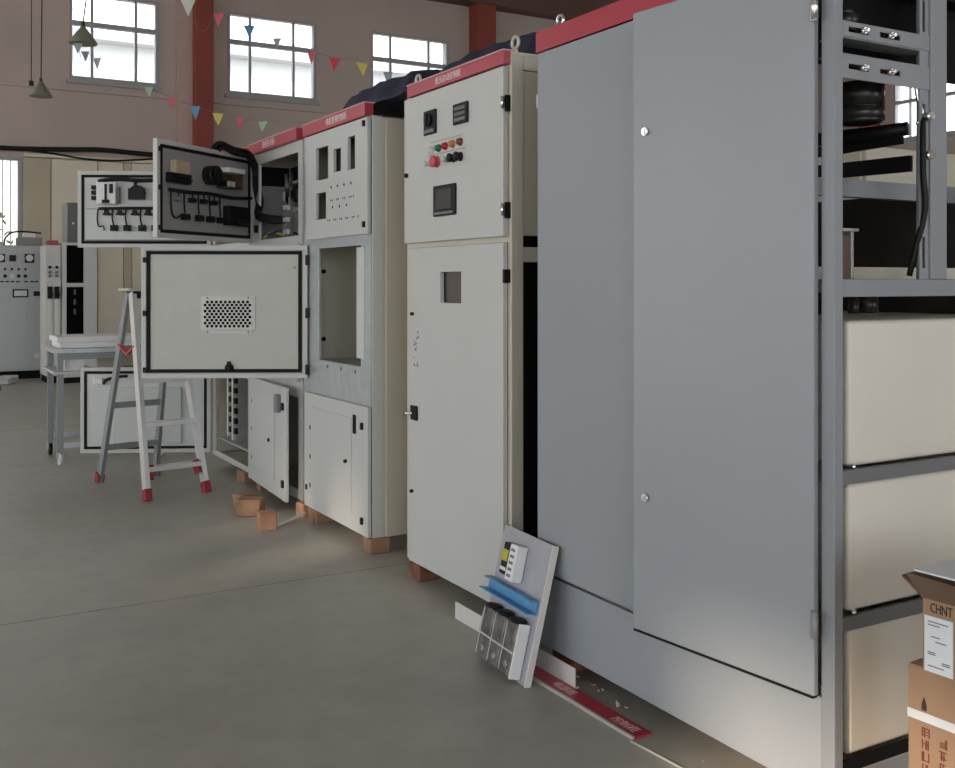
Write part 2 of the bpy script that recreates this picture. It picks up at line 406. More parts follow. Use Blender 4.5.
# right door, ajar
PH = math.atan2(.65, -.073)
DM = Matrix.Translation((2.066, 1.832, .342)) @ Matrix.Rotation(PH, 4, 'Z')
rd = add('door', MB().box(0, .648, 0, .02, 0, 1.885, DM), GREY, g, frame=DM, bevel=.004, seg=3)
add('gasket_or_shadow_strip', MB().box(.004, .644, .001, .0205, -.006, .0, ), RUB, rd, local=True)  # black strip added to draw the shadow line along the door's bottom edge
for z in (.41, 1.515):
    k = MB().cyl((.59, .02, z), (.59, .03, z), .012, 14).box(.587, .593, .03, .036, z-.009, z+.009)
    add('lock', k, CHR, rd, local=True)
for z, m_ in ((1.73, CHR), (.03+.12, GREYF)):
    k = MB().cyl((-.004, .022, z), (-.004, .022, z+.07), .009, 10).box(-.01, .008, .02, .024, z-.002, z+.072)
    add('hinge', k, m_, rd, local=True)
add('hinge', MB().cyl((2.06, 3.13, 2.04), (2.06, 3.13, 2.09), .008, 10), WHL, ld)
add('lifting_eye', MB().ring((2.13, 3.09, 2.362), .02, .006).cyl((2.13,3.09,2.31),(2.13,3.09,2.34),.01), CHR, g)
# inside the open side
add('insulator', MB().cyl((2.35, 1.94, 1.845), (2.35, 1.94, 1.853), .052, 28, .068).cyl((2.35, 1.94, 1.853), (2.35, 1.94, 1.886), .068, 28).cyl((2.35, 1.94, 1.886), (2.35, 1.94, 1.891), .062, 28).cyl((2.35, 1.94, 1.891), (2.35, 1.94, 1.955), .068, 28), INS, g)
add('insulator', MB().cyl((2.20, 1.86, 2.066), (2.20, 1.86, 2.08), .024, 20).cyl((2.20, 1.86, 2.08), (2.20, 1.86, 2.11), .034, 20).cyl((2.20, 1.86, 2.11), (2.20, 1.86, 2.125), .02, 20), INS, g)
add('shade_board', MB().box(2.12, 2.96, 1.905, 1.92, 1.99, 2.2), DK, g)  # black board added to draw the shaded top of the open frame
add('shade_board', MB().box(2.12, 2.94, 1.84, 3.0, 2.2, 2.21), DK, g)  # black sheet, shade under the roof put into its colour
def flat_bar(pts, wd, th):
    m = MB()
    for p, q in zip(pts, pts[1:]): m.bar(p, q, th, wd)
    return m
add('busbar', MB().tube([(2.455, 1.86, 1.83), (2.42, 1.95, 1.825), (2.41, 2.2, 1.83), (2.41, 3.0, 1.83)], .02, 10), BLK, g)
add('busbar', flat_bar([(2.43, 1.86, 1.80), (2.43, 2.1, 1.795), (2.43, 3.05, 1.795)], .03, .01), BLK, g)
add('busbar', flat_bar([(2.48, 1.87, 1.735), (2.48, 3.0, 1.75)], .045, .012), BLK, g)
add('cross_member', MB().box(2.12, 2.93, 2.02, 2.05, 1.65, 1.70), GREYF, g)
add('cable', MB().tube([(2.40, 1.80, 1.96), (2.415, 1.80, 1.90), (2.425, 1.795, 1.86), (2.412, 1.80, 1.83)], .006), CHR, g)
add('cable', MB().tube([(2.43, 1.80, 1.85), (2.415, 1.785, 1.82), (2.412, 1.782, 1.70), (2.42, 1.782, 1.60), (2.408, 1.80, 1.5), (2.405, 1.82, 1.42)], .008), BLK, g)
for z in (1.85, 1.745):
    add('bolt', MB().cyl((2.428, 1.788, z), (2.428, 1.765, z), .012, 8), CHR, g)
add('contactor_post', MB().box(2.225, 2.265, 1.90, 1.95, 1.41, 1.53), BRN, g)
add('contactor_post', MB().box(2.267, 2.279, 1.90, 1.95, 1.41, 1.54).box(2.20, 2.30, 1.90, 1.94, 1.541, 1.549), CHR, g)
add('cross_member', MB().box(2.18, 2.9, 1.96, 2.0, 1.41, 1.445), PEB, g)
for x, r in ((2.165, .02), (2.20, .02)):
    add('insulator', MB().cyl((x, 1.90, 1.315), (x, 1.90, 1.362), r, 14), INS, g)
add('insulator', MB().cyl((2.34, 1.95, 1.315), (2.34, 1.95, 1.35), .016, 14), INS, g)
add('insulator', MB().cyl((2.42, 1.97, 1.315), (2.42, 1.97, 1.362), .03, 14), INS, g)
for z in (.885, .51):
    r_ = add('shelf_rail', MB().box(2.10, 2.98, 1.785, 1.80, z, z+.036).box(2.10, 2.98, 1.80, 1.86, z, z+.004), mat('rail_dark_grey', (.16, .16, .165), .45), g, bevel=.002)
    add('bolt', MB().cyl((2.15, 1.793, z+.036), (2.15, 1.793, z+.048), .007, 8), CHR, r_)
    add('shelf_rail', MB().box(2.12, 2.98, 2.86, 2.90, z, z+.036), GREYF, g)
add('shelf_rail', MB().box(2.10, 2.98, 1.785, 1.80, .14, .176), DK, g)
add('shelf_rail', MB().box(2.12, 2.98, 2.86, 2.90, .14, .176), DK, g)
for z0, z1, nm in ((.924, 1.302, 'top'), (.549, .88, 'middle'), (.178, .506, 'bottom')):
    add('capacitor_tank', MB().box(2.142, 2.93, 1.803, 2.90, z0, z1), BEI, at=(2.5, 2.3, z0), bevel=.014, seg=4,
        label='beige enamelled tank, %s one of the three in the grey frame' % nm, cat='tank', group='beige tanks stacked in the grey frame')

# ================================================================ LIGHT CABINETS
CX = 2.16; DEP = .85
def shell(parent, y0, y1, z0, z1, openings, shelves, body=PEB, inner=INN, front=W):
    """sides, roof, back, dividers as one body; the front sheet with its openings as a part"""
    t = .012
    b = MB()
    b.box(CX+.05, CX+DEP, y0, y0+t, z0, z1).box(CX+.05, CX+DEP, y1-t, y1, z0, z1)
    b.box(CX+.016, CX+DEP, y0, y1, z1-t, z1).box(CX+DEP-t, CX+DEP, y0+t, y1-t, z0, z1-t)
    b.box(CX+.016, CX+DEP-t, y0+t, y1-t, z0, z0+t)
    add('body', b, body, parent, bevel=.002)
    for z in shelves: add('shelf', MB().box(CX+.03, CX+DEP-t, y0+t, y1-t, z, z+.01), inner, parent)
    # front face frame in local x=world y
    m = Matrix(((0,1,0,CX),(1,0,0,0),(0,0,1,0),(0,0,0,1)))
    fp = MB().plate(m, y0+.002, y1-.002, z0, z1, .015, openings)
    fp.box(CX, CX+.05, y0, y0+.012, z0, z1)
    add('front_frame', fp, front, parent, bevel=.0015)
def gasket_or_shadow_strip(w, h, a, y, r=.008):
    g_ = MB()
    for x0, x1, z0, z1 in ((a, w-a, a, a+r*2), (a, w-a, h-a-r*2, h-a), (a, a+r*2, a+r*2, h-a-r*2), (w-a-r*2, w-a, a+r*2, h-a-r*2)):
        g_.box(x0, x1, y, y+r, z0, z1)
    return g_
def door_frame_m(hx, hy, hz, ex, ey):
    L = math.hypot(ex-hx, ey-hy)
    return Matrix.Translation((hx, hy, hz)) @ Matrix.Rotation(math.atan2(ey-hy, ex-hx), 4, 'Z'), L
def rim(w, h, d=.022, t=.004):
    """door tray: outer sheet y -t..0 with a folded lip standing up to +d along its edges"""
    m = MB().box(0, w, -t-.018, -.014, 0, h)
    for x0, x1, z0, z1 in ((0, w, 0, .006), (0, w, h-.006, h), (0, .006, .006, h-.006), (w-.006, w, .006, h-.006)): m.box(x0, x1, -.014, d*.4, z0, z1)
    for x0, x1, z0, z1 in ((.006, w-.006, .006, .028), (.006, w-.006, h-.028, h-.006), (.006, .028, .028, h-.028), (w-.028, w-.006, .028, h-.028)): m.box(x0, x1, d*.4-.003, d*.4, z0, z1)
    return m
def screw_lock(name, x, y, z, parent, m_=BLK, r=.011):
    """round quarter-turn lock on a face that looks toward -X"""
    return add(name, MB().cyl((x, y, z), (x-.012, y, z), r, 12).box(x-.016, x-.012, y-.003, y+.003, z-r*.8, z+r*.8), m_, parent)
def strip_top(parent, y0, y1, z0, z1, txt, size, yc, sx=1.0, x0=CX-.03):
    h_ = add('header_strip', MB().box(x0, CX+.02, y0, y1, z0, z1), RED, parent, bevel=.002)
    add('edge_trim', MB().box(x0-.003, CX+.03, y0, y1, z1, z1+.006), mat('pink_edge', (.62, .36, .36), .4), h_)
    text('lettering', txt, size, None, WT, h_, face_m(x0-.001, yc, (z0+z1)/2), sx=sx)
    return h_

# ---- tall cabinet with control panel (rightmost of the pale ones)
TY0, TY1 = 3.475, 4.43
tc = thing('control_cabinet', (CX, TY0, 0), 'tall pale cabinet with push buttons, meter and touch screen on its upper door', 'cabinet', 'electrical cabinets in the row')
b = MB().box(CX+.06, CX+DEP, TY1-.012, TY1, .08, 2.33).box(CX, CX+DEP, TY0, TY1, 2.318, 2.33).box(CX+DEP-.012, CX+DEP, TY0, TY1-.012, .08, 2.318)
b.box(CX, CX+DEP, TY0, TY1, .08, .12)
b.box(CX, CX+.055, TY0, TY0+.03, .12, 2.318).box(CX+DEP-.06, CX+DEP-.012, TY0, TY0+.03, .12, 2.318)     # near posts
b.box(CX, CX+.03, TY1-.06, TY1, .12, 2.318)
b.box(CX+.055, CX+DEP-.06, TY0, TY0+.03, 1.485, 1.545).box(CX+.055, CX+DEP-.06, TY0, TY0+.03, 2.26, 2.318)
b.box(CX, CX+.02, TY0+.03, TY1-.06, 1.565, 1.6).box(CX, CX+.02, TY0+.03, TY1-.06, 2.26, 2.318)
add('body', b, PEB, tc, bevel=.002)
add('side_panel', MB().box(CX+.057, CX+DEP-.062, TY0+.008, TY0+.02, 1.592, 2.258), PEB, tc, bevel=.002)
add('shade_board', MB().box(CX+.05, CX+DEP-.02, TY0+.10, TY0+.12, .13, 2.2), DK, tc)  # black board added inside to darken the open side
ud = add('door', MB().plate(Matrix(((0,1,0,CX-.028),(1,0,0,0),(0,0,1,0),(0,0,0,1))), 3.497, 4.405, 1.588, 2.272, .026, []), W, tc, at=(CX, 3.497, 1.588), bevel=.004, seg=3)
lo = add('door', MB().plate(Matrix(((0,1,0,CX-.024),(1,0,0,0),(0,0,1,0),(0,0,0,1))), 3.502, 4.362, .085, 1.563, .022, [(3.852, 4.045, 1.312, 1.449)]), W, tc, at=(CX, 3.502, .085), bevel=.003)
add('window_backing', MB().box(CX+.004, CX+.01, 3.84, 4.06, 1.30, 1.46), mat('smoked_view_pane', (.10, .09, .085), .15), lo)
FX = CX-.028
hs = strip_top(tc, TY0+.01, 4.37, 2.279, 2.333, '低压启动控制柜', .036, 3.96, .95)
for y in (TY0+.02, TY1-.06):
    add('lifting_eye', MB().ring((CX+.03, y, 2.37), .024, .007).cyl((CX+.03, y, 2.33), (CX+.03, y, 2.347), .012), mat('pale_metal', (.6, .58, .52), .4, .3), tc)
for z in (2.09, 1.66):
    add('hinge', MB().box(FX+.006, FX+.028, 3.484, 3.496, z, z+.065), BLK, ud)
    add('hinge_pin', MB().cyl((FX-.004, 3.495, z+.01), (FX-.004, 3.495, z+.06), .007, 10), CHR, ud)
add('hinge', MB().box(FX, FX+.03, 3.486, 3.5, 1.40, 1.455), BLK, lo)
# controls on the upper door
def face_box(y0, y1, z0, z1, d, x=FX): return MB().box(x-d, x, y0, y1, z0, z1)
sw = add('selector_switch', face_box(4.066, 4.18, 2.075, 2.185, .012), BLK, ud, bevel=.004)
add('knob', MB().cyl((FX-.012, 4.125, 2.14), (FX-.024, 4.125, 2.14), .03, 18).box(FX-.03, FX-.024, 4.119, 4.131, 2.112, 2.168), BLK, ud)
add('indicator_plate', face_box(4.078, 4.168, 2.083, 2.098, .0135), GPRINT, ud)
mt = add('meter', face_box(3.775, 3.90, 2.085, 2.175, .012), BLK, ud, bevel=.004)
for k in range(3):
    add('meter_display', face_box(3.79, 3.885, 2.098+k*.024, 2.112+k*.024, .0135), mat('meter_face', (.10, .10, .10), .3) if k else GPRINT, ud)
lens = [WHL, GRN, REDL, ORGL, mat('brown_lens', (.16, .05, .03), .3)]
for i, (y, m_) in enumerate(zip((4.115, 4.045, 3.98, 3.915, 3.845), lens)):
    z = 2.003+i*.0015
    add('indicator_lamp', MB().lathe((FX, y, z), [(.018,0),(.018,-.006),(.014,-.007),(.014,-.018),(.008,-.022)], 16, 'x'), m_, ud)
for i, (y, m_, r) in enumerate(((4.15, WHL, .012), (4.062, PINKL, .026), (3.965, WHL, .013), (3.905, BLK, .019), (3.845, BLK, .02))):
    z = 1.945
    add('push_button', MB().lathe((FX, y, z), [(r,0),(r,-.006),(r*.72,-.008),(r*.72,-.016),(r,-.018),(r,-.03),(r*.6,-.034)], 18, 'x'), m_, ud)
for z, ya, yb in ((2.035, 3.83, 4.13), (1.977, 3.80, 4.16)):
    add('label_strip', face_box(ya, yb, z, z+.005, .0008), mat('strip_grey', (.34, .35, .34), .5), ud)
ts = add('touch_screen', face_box(3.882, 4.085, 1.698, 1.835, .012), BLK, ud, bevel=.004)
add('screen', face_box(3.91, 4.058, 1.728, 1.815, .0135), SCRN, ud)
add('label_strip', face_box(3.90, 4.07, 1.706, 1.716, .0135), GPRINT, ud)
screw_lock('lock', FX, 4.37, 1.91, ud)
hb = add('handle', face_box(4.265, 4.325, .757, .825, .012, CX-.024), BLK, lo, bevel=.003)
add('latch', MB().cyl((CX-.036, 4.30, .79), (CX-.06, 4.345, .785), .008, 8), CHR, lo)
screw_lock('lock', CX-.024, 4.315, 1.255, lo, r=.008); screw_lock('lock', CX-.024, 4.32, .42, lo, r=.008)
sc_ = MB()
for i in range(16):
    y = random.uniform(4.25, 4.31); z = random.uniform(1.0, 1.2)
    sc_.box(CX-.0246, CX-.024, y, y+random.uniform(.006, .02), z, z+random.uniform(.004, .012))
add('scuff_marks', sc_, GPRINT, lo, kind='stuff')

# ---- cabinet with cut-outs (next one to the left)
AY0, AY1 = 4.84, 5.845
c3 = thing('control_cabinet', (CX, AY0, 0), 'pale cabinet with empty meter cut-outs in its upper door and wide-open middle bay', 'cabinet', 'electrical cabinets in the row')
shell(c3, AY0, AY1, .08, 2.27, [(4.99, 5.60, .95, 1.60), (4.95, 5.72, 1.72, 2.2), (4.95, 5.72, .2, .7)], [.76, 1.64], front=ZINC)
# near corner post in front of the side sheet
add('corner_post', MB().box(CX+.002, CX+.055, AY0-.001, AY0+.012, .08, 2.265), W, c3)
add('corner_post', MB().box(CX+.075, CX+.21, AY0-.008, AY0, .08, 2.262), PEB, c3, bevel=.003)
M3 = Matrix(((0,1,0,CX-.022),(1,0,0,0),(0,0,1,0),(0,0,0,1)))
u3 = add('door', MB().plate(M3, 4.855, 5.76, 1.655, 2.262, .02, [(5.40, 5.592, 1.99, 2.176), (5.212, 5.322, 2.015, 2.142), (5.017, 5.118, 2.008, 2.185), (5.432, 5.592, 1.765, 1.917)]), W, c3, at=(CX, 5.76, 1.655), bevel=.002)
bk3 = add('backing_board', MB().box(CX+.12, CX+.13, 4.93, 5.74, 1.70, 2.22), DKB, c3)
hl = MB()
for row, (z, ys) in enumerate(((1.935, (5.35, 5.26, 5.165, 5.07)), (1.862, (5.36, 5.335, 5.27, 5.245, 5.18, 5.155, 5.09, 5.065, 5.035)), (1.822, (5.33, 5.23, 5.13)), (1.752, (5.40, 5.375, 5.31, 5.285, 5.225, 5.2, 5.14, 5.115, 5.05, 5.025, 4.97)))):
    for y in ys: hl.cyl((CX-.0235, y, z), (CX-.01, y, z), .008 if row in (0, 2) else .0055, 10)
add('button_holes', hl, DK, u3, kind='stuff')
for z in (2.215, 1.69): add('lock', MB().box(CX-.034, CX-.022, 4.88, 4.898, z, z+.03), BLK, u3)
s3 = strip_top(c3, AY0+.03, 5.79, 2.268, 2.335, '电机变频控制柜', .046, 5.26, .95)
l3 = add('door', MB().plate(M3, 4.848, 5.775, .082, .755, .02, []), W, c3, at=(CX, 5.775, .082), bevel=.002)
add('raised_panel', MB().box(CX-.028, CX-.022, 5.06, 5.64, .17, .68), W, l3, bevel=.004)
add('cutout', MB().box(CX-.0235, CX-.02, 5.00, 5.045, .60, .70), DK, l3)
for z, m_ in ((.635, BLK), (.14, BLK)): add('lock', MB().box(CX-.034, CX-.022, 4.905, 4.925, z, z+.035), m_, l3)
screw_lock('lock', CX-.028, 5.12, .44, l3, r=.01)
for k in range(3): add('hinge_mark', MB().box(CX-.0235, CX-.021, 5.675, 5.69, .20+k*.17, .225+k*.17), DK, l3)
add('lock', MB().box(CX-.03, CX-.018, 5.73, 5.742, .18, .21), BLK, l3)
# open bay: inner flange, tray lip
add('inner_flange', MB().box(CX-.006, CX+.03, 4.935, 5.035, 1.0, 1.59), INN, c3, bevel=.003)
add('bay_lip', MB().box(CX+.004, CX+.012, 4.92, 5.62, .80, .955), ZINC, c3)
add('bay_tray', MB().box(CX+.02, CX+.80, 4.86, 5.83, .93, .94), ZINC, c3)
add('tray_back', MB().box(CX+.45, CX+.46, 4.86, 5.83, .94, 1.06), ZINC, c3)
for y, z in ((5.52, 1.47), (5.515, 1.06)):
    add('bolt_hole', MB().cyl((CX+.12, 5.834, z), (CX+.12, 5.825, z), .014, 12), DK, c3)
for k in range(3): add('rivet', MB().cyl((CX+.003, 5.46-k*.2, .925), (CX-.003, 5.46-k*.2, .925), .01, 10), GPRINT, c3)
# middle door, swung wide open, inner face to the viewer
m3, L3 = door_frame_m(2.15, 5.757, .836, 1.288, 6.217)
H3 = .787
d3 = add('door', rim(L3, H3), W, c3, frame=m3, raw=True, bevel=.001)
add('inner_sheet', MB().box(.05, L3-.05, -.014, .004, .05, H3-.05), mat('door_inside_paint', (.50, .51, .47), .45, noise=.03), d3, local=True)
add('gasket_or_shadow_strip', gasket_or_shadow_strip(L3, H3, .034, .0, .01), RUB, d3, local=True)
VX, VZ = .022, .024
vp = MB().box(.285+VX, .605+VX, .004, .010, .262+VZ, .462+VZ)
vp.box(.30+VX, .59+VX, .004, .014, .268+VZ, .456+VZ)
add('vent_plate', vp, mat('vent_white', (.62, .63, .61), .45), d3, local=True, bevel=.002)
vh = MB()
for r_ in range(9):
    for c_ in range(11 if r_ % 2 else 10):
        x = VX+.316+c_*.0262+(0 if r_ % 2 else .0131); z = VZ+.285+r_*.0178
        vh.cyl((x, .0138, z), (x, .0147, z), .0094, 8)
add('vent_holes', vh, DK, d3, local=True, kind='stuff')
add('vent_rail', MB().box(.30+VX, .58+VX, .004, .012, .243+VZ, .258+VZ), mat('vent_white', (.62, .63, .61), .45), d3, local=True)
for x in (.325+VX, .565+VX):
    add('rivet', MB().cyl((x, .010, .452+VZ), (x, .016, .452+VZ), .006, 8), GPRINT, d3, local=True)
    add('rivet', MB().cyl((x, .010, .25+VZ), (x, .016, .25+VZ), .006, 8), GPRINT, d3, local=True)
add('knob', MB().lathe((.46, .004, .062), [(.026,0),(.026,.012),(.02,.014),(.018,.03),(.008,.034)], 18, 'y').box(.45, .47, .004, .03, .07, .10), BLK, d3, local=True)
add('screw', MB().cyl((.075, .004, .655), (.075, .012, .655), .007, 8), GPRINT, d3, local=True)
for z in (.70, .385, .05): add('catch', MB().box(L3-.036, L3-.012, .006, .018, z-.016, z+.016), BLK, d3, local=True)
for z in (.70, .385, .05): add('hinge', MB().box(-.012, .012, -.012, .012, z-.03, z+.03), BLK, d3, local=True)

# ---- cabinet with wired upper door (second from the left end)
BY0, BY1 = 5.86, 6.86
c4 = thing('control_cabinet', (CX, BY0, 0), 'pale cabinet with wired upper door swung open and lower door ajar, beside brick blocks', 'cabinet', 'electrical cabinets in the row')
shell(c4, BY0, BY1, .08, 2.27, [(5.945, 6.70, 1.69, 2.20), (5.945, 6.75, .14, .70)], [.78, 1.67])
s4 = strip_top(c4, BY0+.04, 6.83, 2.272, 2.34, '进线开关柜', .05, 6.42, 1.0)
add('door', MB().plate(M3, 5.90, 6.82, .80, 1.64, .02, []), W, c4, at=(CX, 6.82, .8), bevel=.002)
L4m, L4 = door_frame_m(2.135, 6.80, .077, 2.085, 5.90)
l4 = add('door', MB().box(0, L4, -.02, 0, 0, .69, L4m), W, c4, frame=L4m, bevel=.003)
add('raised_panel', MB().box(.16, .66, -.026, -.02, .09, .62), W, l4, local=True, bevel=.004)
add('handle', MB().box(.735, .80, -.05, -.02, .53, .64), mat('handle_grey', (.2, .2, .22), .4), l4, local=True, bevel=.006)
for x, z in ((.85, .57), (.85, .10)): add('lock', MB().box(x-.015, x+.015, -.032, -.02, z-.02, z+.025), BLK, l4, local=True)
add('lock', MB().cyl((.55, -.026, .33), (.55, -.036, .33), .012, 10), BLK, l4, local=True)
for k in range(3): add('hinge_mark', MB().box(.085, .1, -.0215, -.02, .14+k*.19, .165+k*.19), GPRINT, l4, local=True)
# wired upper door
u4m, L4u = door_frame_m(2.15, 6.835, 1.672, 1.37, 6.21)
H4 = .59
u4 = add('door', rim(L4u, H4), W, c4, frame=u4m, raw=True, bevel=.001)
add('inner_sheet', MB().plate(Matrix.Translation((0, -.014, 0)), .045, L4u-.045, .03, H4-.03, .018, [(.25, .41, .345, .475)]), GINN, u4, local=True)
add('gasket_or_shadow_strip', gasket_or_shadow_strip(L4u, H4, .03, 0, .01), RUB, u4, local=True)
add('relay', MB().box(.74, .875, .004, .05, .395, .475), TAN, u4, local=True, bevel=.004)
add('terminal_block', MB().box(.72, .915, .004, .045, .335, .395).box(.74, .90, .004, .07, .35, .36).box(.76, .88, .004, .08, .372, .38), BLK, u4, local=True)
add('selector_back', MB().cyl((.50, .004, .415), (.50, .075, .415), .062, 16).box(.42, .58, .03, .06, .375, .43).cyl((.50, .075, .425), (.50, .09, .425), .04, 14), BLK, u4, local=True)
mh = add('meter_housing', MB().box(.25, .41, .004, .10, .345, .352).box(.24, .25, .004, .09, .345, .475).box(.25, .405, .004, .01, .35, .472), BRN, u4, local=True)
add('meter_bracket', MB().box(.24, .415, .004, .11, .445, .474), mat('lit_bracket', (.85, .85, .84), .4), u4, local=True)  # light caught by the bracket is put into its colour
for x in (.265, .31, .36): add('terminal', MB().box(x, x+.03, .012, .05, .355, .395), WHL if x != .36 else BLK, u4, local=True)
add('wire_duct', MB().tube([(.90, .02, .292), (.7, .026, .29), (.5, .022, .298), (.3, .024, .29), (.14, .02, .297), (.05, .03, .305)], .012), BLK, u4, local=True)
add('wire', MB().tube([(.885, .02, .29), (.89, .022, .22), (.87, .02, .14), (.83, .018, .125), (.80, .018, .14)], .006), BLK, u4, local=True)
tb = None
for i, x in enumerate((.82, .68, .565, .455)):
    mbk = MB().box(x-.022, x+.022, .004, .035, .228, .258).box(x-.012, x+.016, .035, .05, .234, .252)
    add('button_contact', mbk, BLK if i else GPRINT, u4, local=True, bevel=.003)
    x2 = x-.07
    add('button_contact', MB().box(x2-.026, x2+.026, .004, .04, .115, .155).box(x2-.012, x2+.03, .04, .055, .122, .142), BLK, u4, local=True, bevel=.003)
    add('wire', MB().tube([(x2+.01, .02, .29), (x2+.016, .026, .22), (x2+.004, .022, .16)], .0055), BLK, u4, local=True)
    add('wire', MB().tube([(x, .02, .29), (x+.01, .03, .26), (x+.02, .03, .235)], .005), BLK, u4, local=True)
add('meter_back', MB().box(.11, .34, .004, .055, .105, .235).box(.15, .25, .055, .075, .12, .15), BLK, u4, local=True, bevel=.006)
add('lock', MB().cyl((.06, .004, .06), (.06, .012, .06), .008, 8), CHR, u4, local=True)
for z in (.53, .3, .06): add('catch', MB().box(L4u-.028, L4u-.01, .006, .016, z-.015, z+.015), BLK, u4, local=True)
# wiring loom from door into the cabinet
P4 = u4m
loom = MB()
for k, off in enumerate(((0, 0, 0), (.012, .02, .014), (-.012, .026, -.012))):
    pts = [P4 @ Vector((.42+off[0], -.03+off[1]*.5, .56+off[2])), P4 @ Vector((.36+off[0], -.02+off[1], .625+off[2])), P4 @ Vector((.25, .01+off[1], .60+off[2])), P4 @ Vector((.12, .04+off[1], .585+off[2])),
           P4 @ Vector((.055, .055+off[1], .50)), P4 @ Vector((.05, .06+off[1], .38)), P4 @ Vector((.03, .07+off[1], .27)), Vector((2.12, 6.62, 1.85+off[2])), Vector((2.20, 6.50, 1.815+off[2])), Vector((2.3, 6.45, 1.82))]
    loom.tube(pts, .017)
add('wiring_loom', loom, BLK, c4)
# components inside the upper compartment
add('shade_liner', MB().box(CX+.03, CX+.26, 6.836, 6.846, 1.69, 2.2), mat('shade_grey', (.22, .22, .22), .6, noise=.1), c4)  # grey sheet added to shade the compartment's far side wall
add('shade_liner', MB().box(CX+.035, CX+.255, 6.826, 6.836, 2.07, 2.2), DK, c4)  # black band for the deeper shade near the top
add('terminal_row', MB().box(CX+.05, CX+.09, 6.80, 6.836, 1.75, 2.0), GPRINT, c4)
add('mounting_plate', MB().box(CX+.27, CX+.28, 5.9, 6.82, 1.69, 2.2), INN, c4)
add('shade_backing', MB().box(CX+.26, CX+.27, 5.9, 6.82, 2.11, 2.2), DK, c4)  # black band drawing shade across the top of the compartment
for i, (y, z, s) in enumerate(((6.56, 1.98, .06), (6.48, 2.0, .07), (6.39, 1.96, .06), (6.30, 1.98, .05))):
    add('contactor', MB().box(CX+.15, CX+.27, y-s/2, y+s/2, z-.06, z+.06).box(CX+.12, CX+.15, y-s/3, y+s/3, z-.03, z+.03), BLK if i else WHL, c4, bevel=.004)
add('rail', MB().box(CX+.1, CX+.12, 6.46, 6.475, 1.70, 2.12).box(CX+.1, CX+.12, 6.37, 6.38, 1.70, 2.12), CHR, c4)
for k in range(5): add('terminal', MB().box(CX+.08, CX+.12, 6.385, 6.455, 1.72+k*.04, 1.75+k*.04), (WHL, GPRINT)[k % 2], c4)
add('mounting_shelf', MB().box(CX+.1, CX+.27, 5.9, 6.34, 1.86, 1.875), ZINC, c4)
add('wire', MB().tube([(CX+.12, 6.40, 2.0), (CX+.14, 6.25, 2.06), (CX+.2, 5.98, 2.07)], .01), BLK, c4)
add('wire', MB().tube([(CX+.03, 6.62, 1.72), (CX+.1, 6.5, 1.75), (CX+.2, 6.3, 1.7), (CX+.3, 6.1, 1.72)], .008), COPW, c4)
add('wire', MB().tube([(CX+.02, 6.66, 1.70), (CX+.06, 6.6, 1.74), (CX+.12, 6.52, 1.715)], .009), YEL, c4)
for z in (2.13, 1.74): add('hinge', MB().box(CX-.02, CX, 6.72, 6.76, z, z+.05), BLK, c4)

# ---- leftmost cabinet, both doors open
EY0, EY1 = 6.91, 7.86
c5 = thing('control_cabinet', (CX, EY0, 0), 'pale cabinet behind the stepladder with open lower bay holding busbar combs', 'cabinet', 'electrical cabinets in the row')
shell(c5, EY0, EY1, .08, 2.27, [(6.99, 7.78, 1.69, 2.20), (6.95, 7.80, .12, .73)], [.78, 1.67])
strip_top(c5, EY0+.04, 7.83, 2.272, 2.34, '进线开关柜', .05, 7.4)
add('door', MB().plate(M3, 6.95, 7.82, .80, 1.64, .02, []), W, c5, at=(CX, 7.82, .8), bevel=.002)
for y in (7.62, 7.50):
    cb = add('busbar_comb', MB().box(CX+.05, CX+.07, y-.018, y+.018, .25-(.02 if y < 7.6 else 0), .73), mat('ivory', (.66, .65, .6), .4) , c5)
    for k in range(6): add('insulator', MB().box(CX+.05, CX+.075, y-.065, y-.02, .28+k*.075, .32+k*.075), BLK, cb)
add('cross_bar', MB().box(CX+.04, CX+.06, 6.97, 7.82, .20, .215), ZINC, c5)
add('side_sheet', MB().box(CX+.1, CX+.8, 7.80, 7.81, .1, .75), ZINC, c5)
u5m, L5 = door_frame_m(2.14, 7.83, 1.672, 1.245, 8.284)
H5 = .585
u5 = add('door', rim(L5, H5), W, c5, frame=u5m, raw=True, bevel=.001)
add('inner_sheet', MB().box(.045, L5-.045, -.014, .004, .03, H5-.03), INN, u5, local=True)
add('gasket_or_shadow_strip', gasket_or_shadow_strip(L5, H5, .03, 0, .01), RUB, u5, local=True)
add('stiffener', MB().box(.06, L5-.06, .004, .012, .05, .06), GPRINT, u5, local=True)
add('stiffener', MB().box(.06, L5-.06, .004, .008, .292, .297), GPRINT, u5, local=True)
rl = add('relay', MB().box(.70, .845, .004, .07, .33, .495), FOAM, u5, local=True, bevel=.004)
add('terminal_block', MB().box(.846, .885, .004, .06, .36, .39).box(.846, .885, .004, .06, .40, .43).box(.846, .885, .004, .06, .44, .47), BLK, u5, local=True)
add('terminal_block', MB().box(.765, .78, .07, .08, .35, .48).box(.72, .745, .07, .08, .41, .48).box(.745, .80, .07, .078, .335, .36), BLK, u5, local=True)
add('terminal_block', MB().box(.68, .70, .004, .05, .34, .46), GPRINT, u5, local=True)
add('selector_back', MB().cyl((.545, .004, .42), (.545, .07, .42), .055, 14).box(.49, .61, .02, .06, .365, .45), BLK, u5, local=True)
add('wire_duct', MB().tube([(.84, .03, .505), (.7, .04, .52), (.55, .035, .512), (.40, .03, .515)], .015), BLK, u5, local=True)
add('wire', MB().tube([(.545, .04, .46), (.56, .05, .49), (.53, .04, .51)], .012), BLK, u5, local=True)
add('wire_duct', MB().tube([(.84, .02, .297), (.6, .03, .30), (.35, .03, .30)], .011), BLK, u5, local=True)
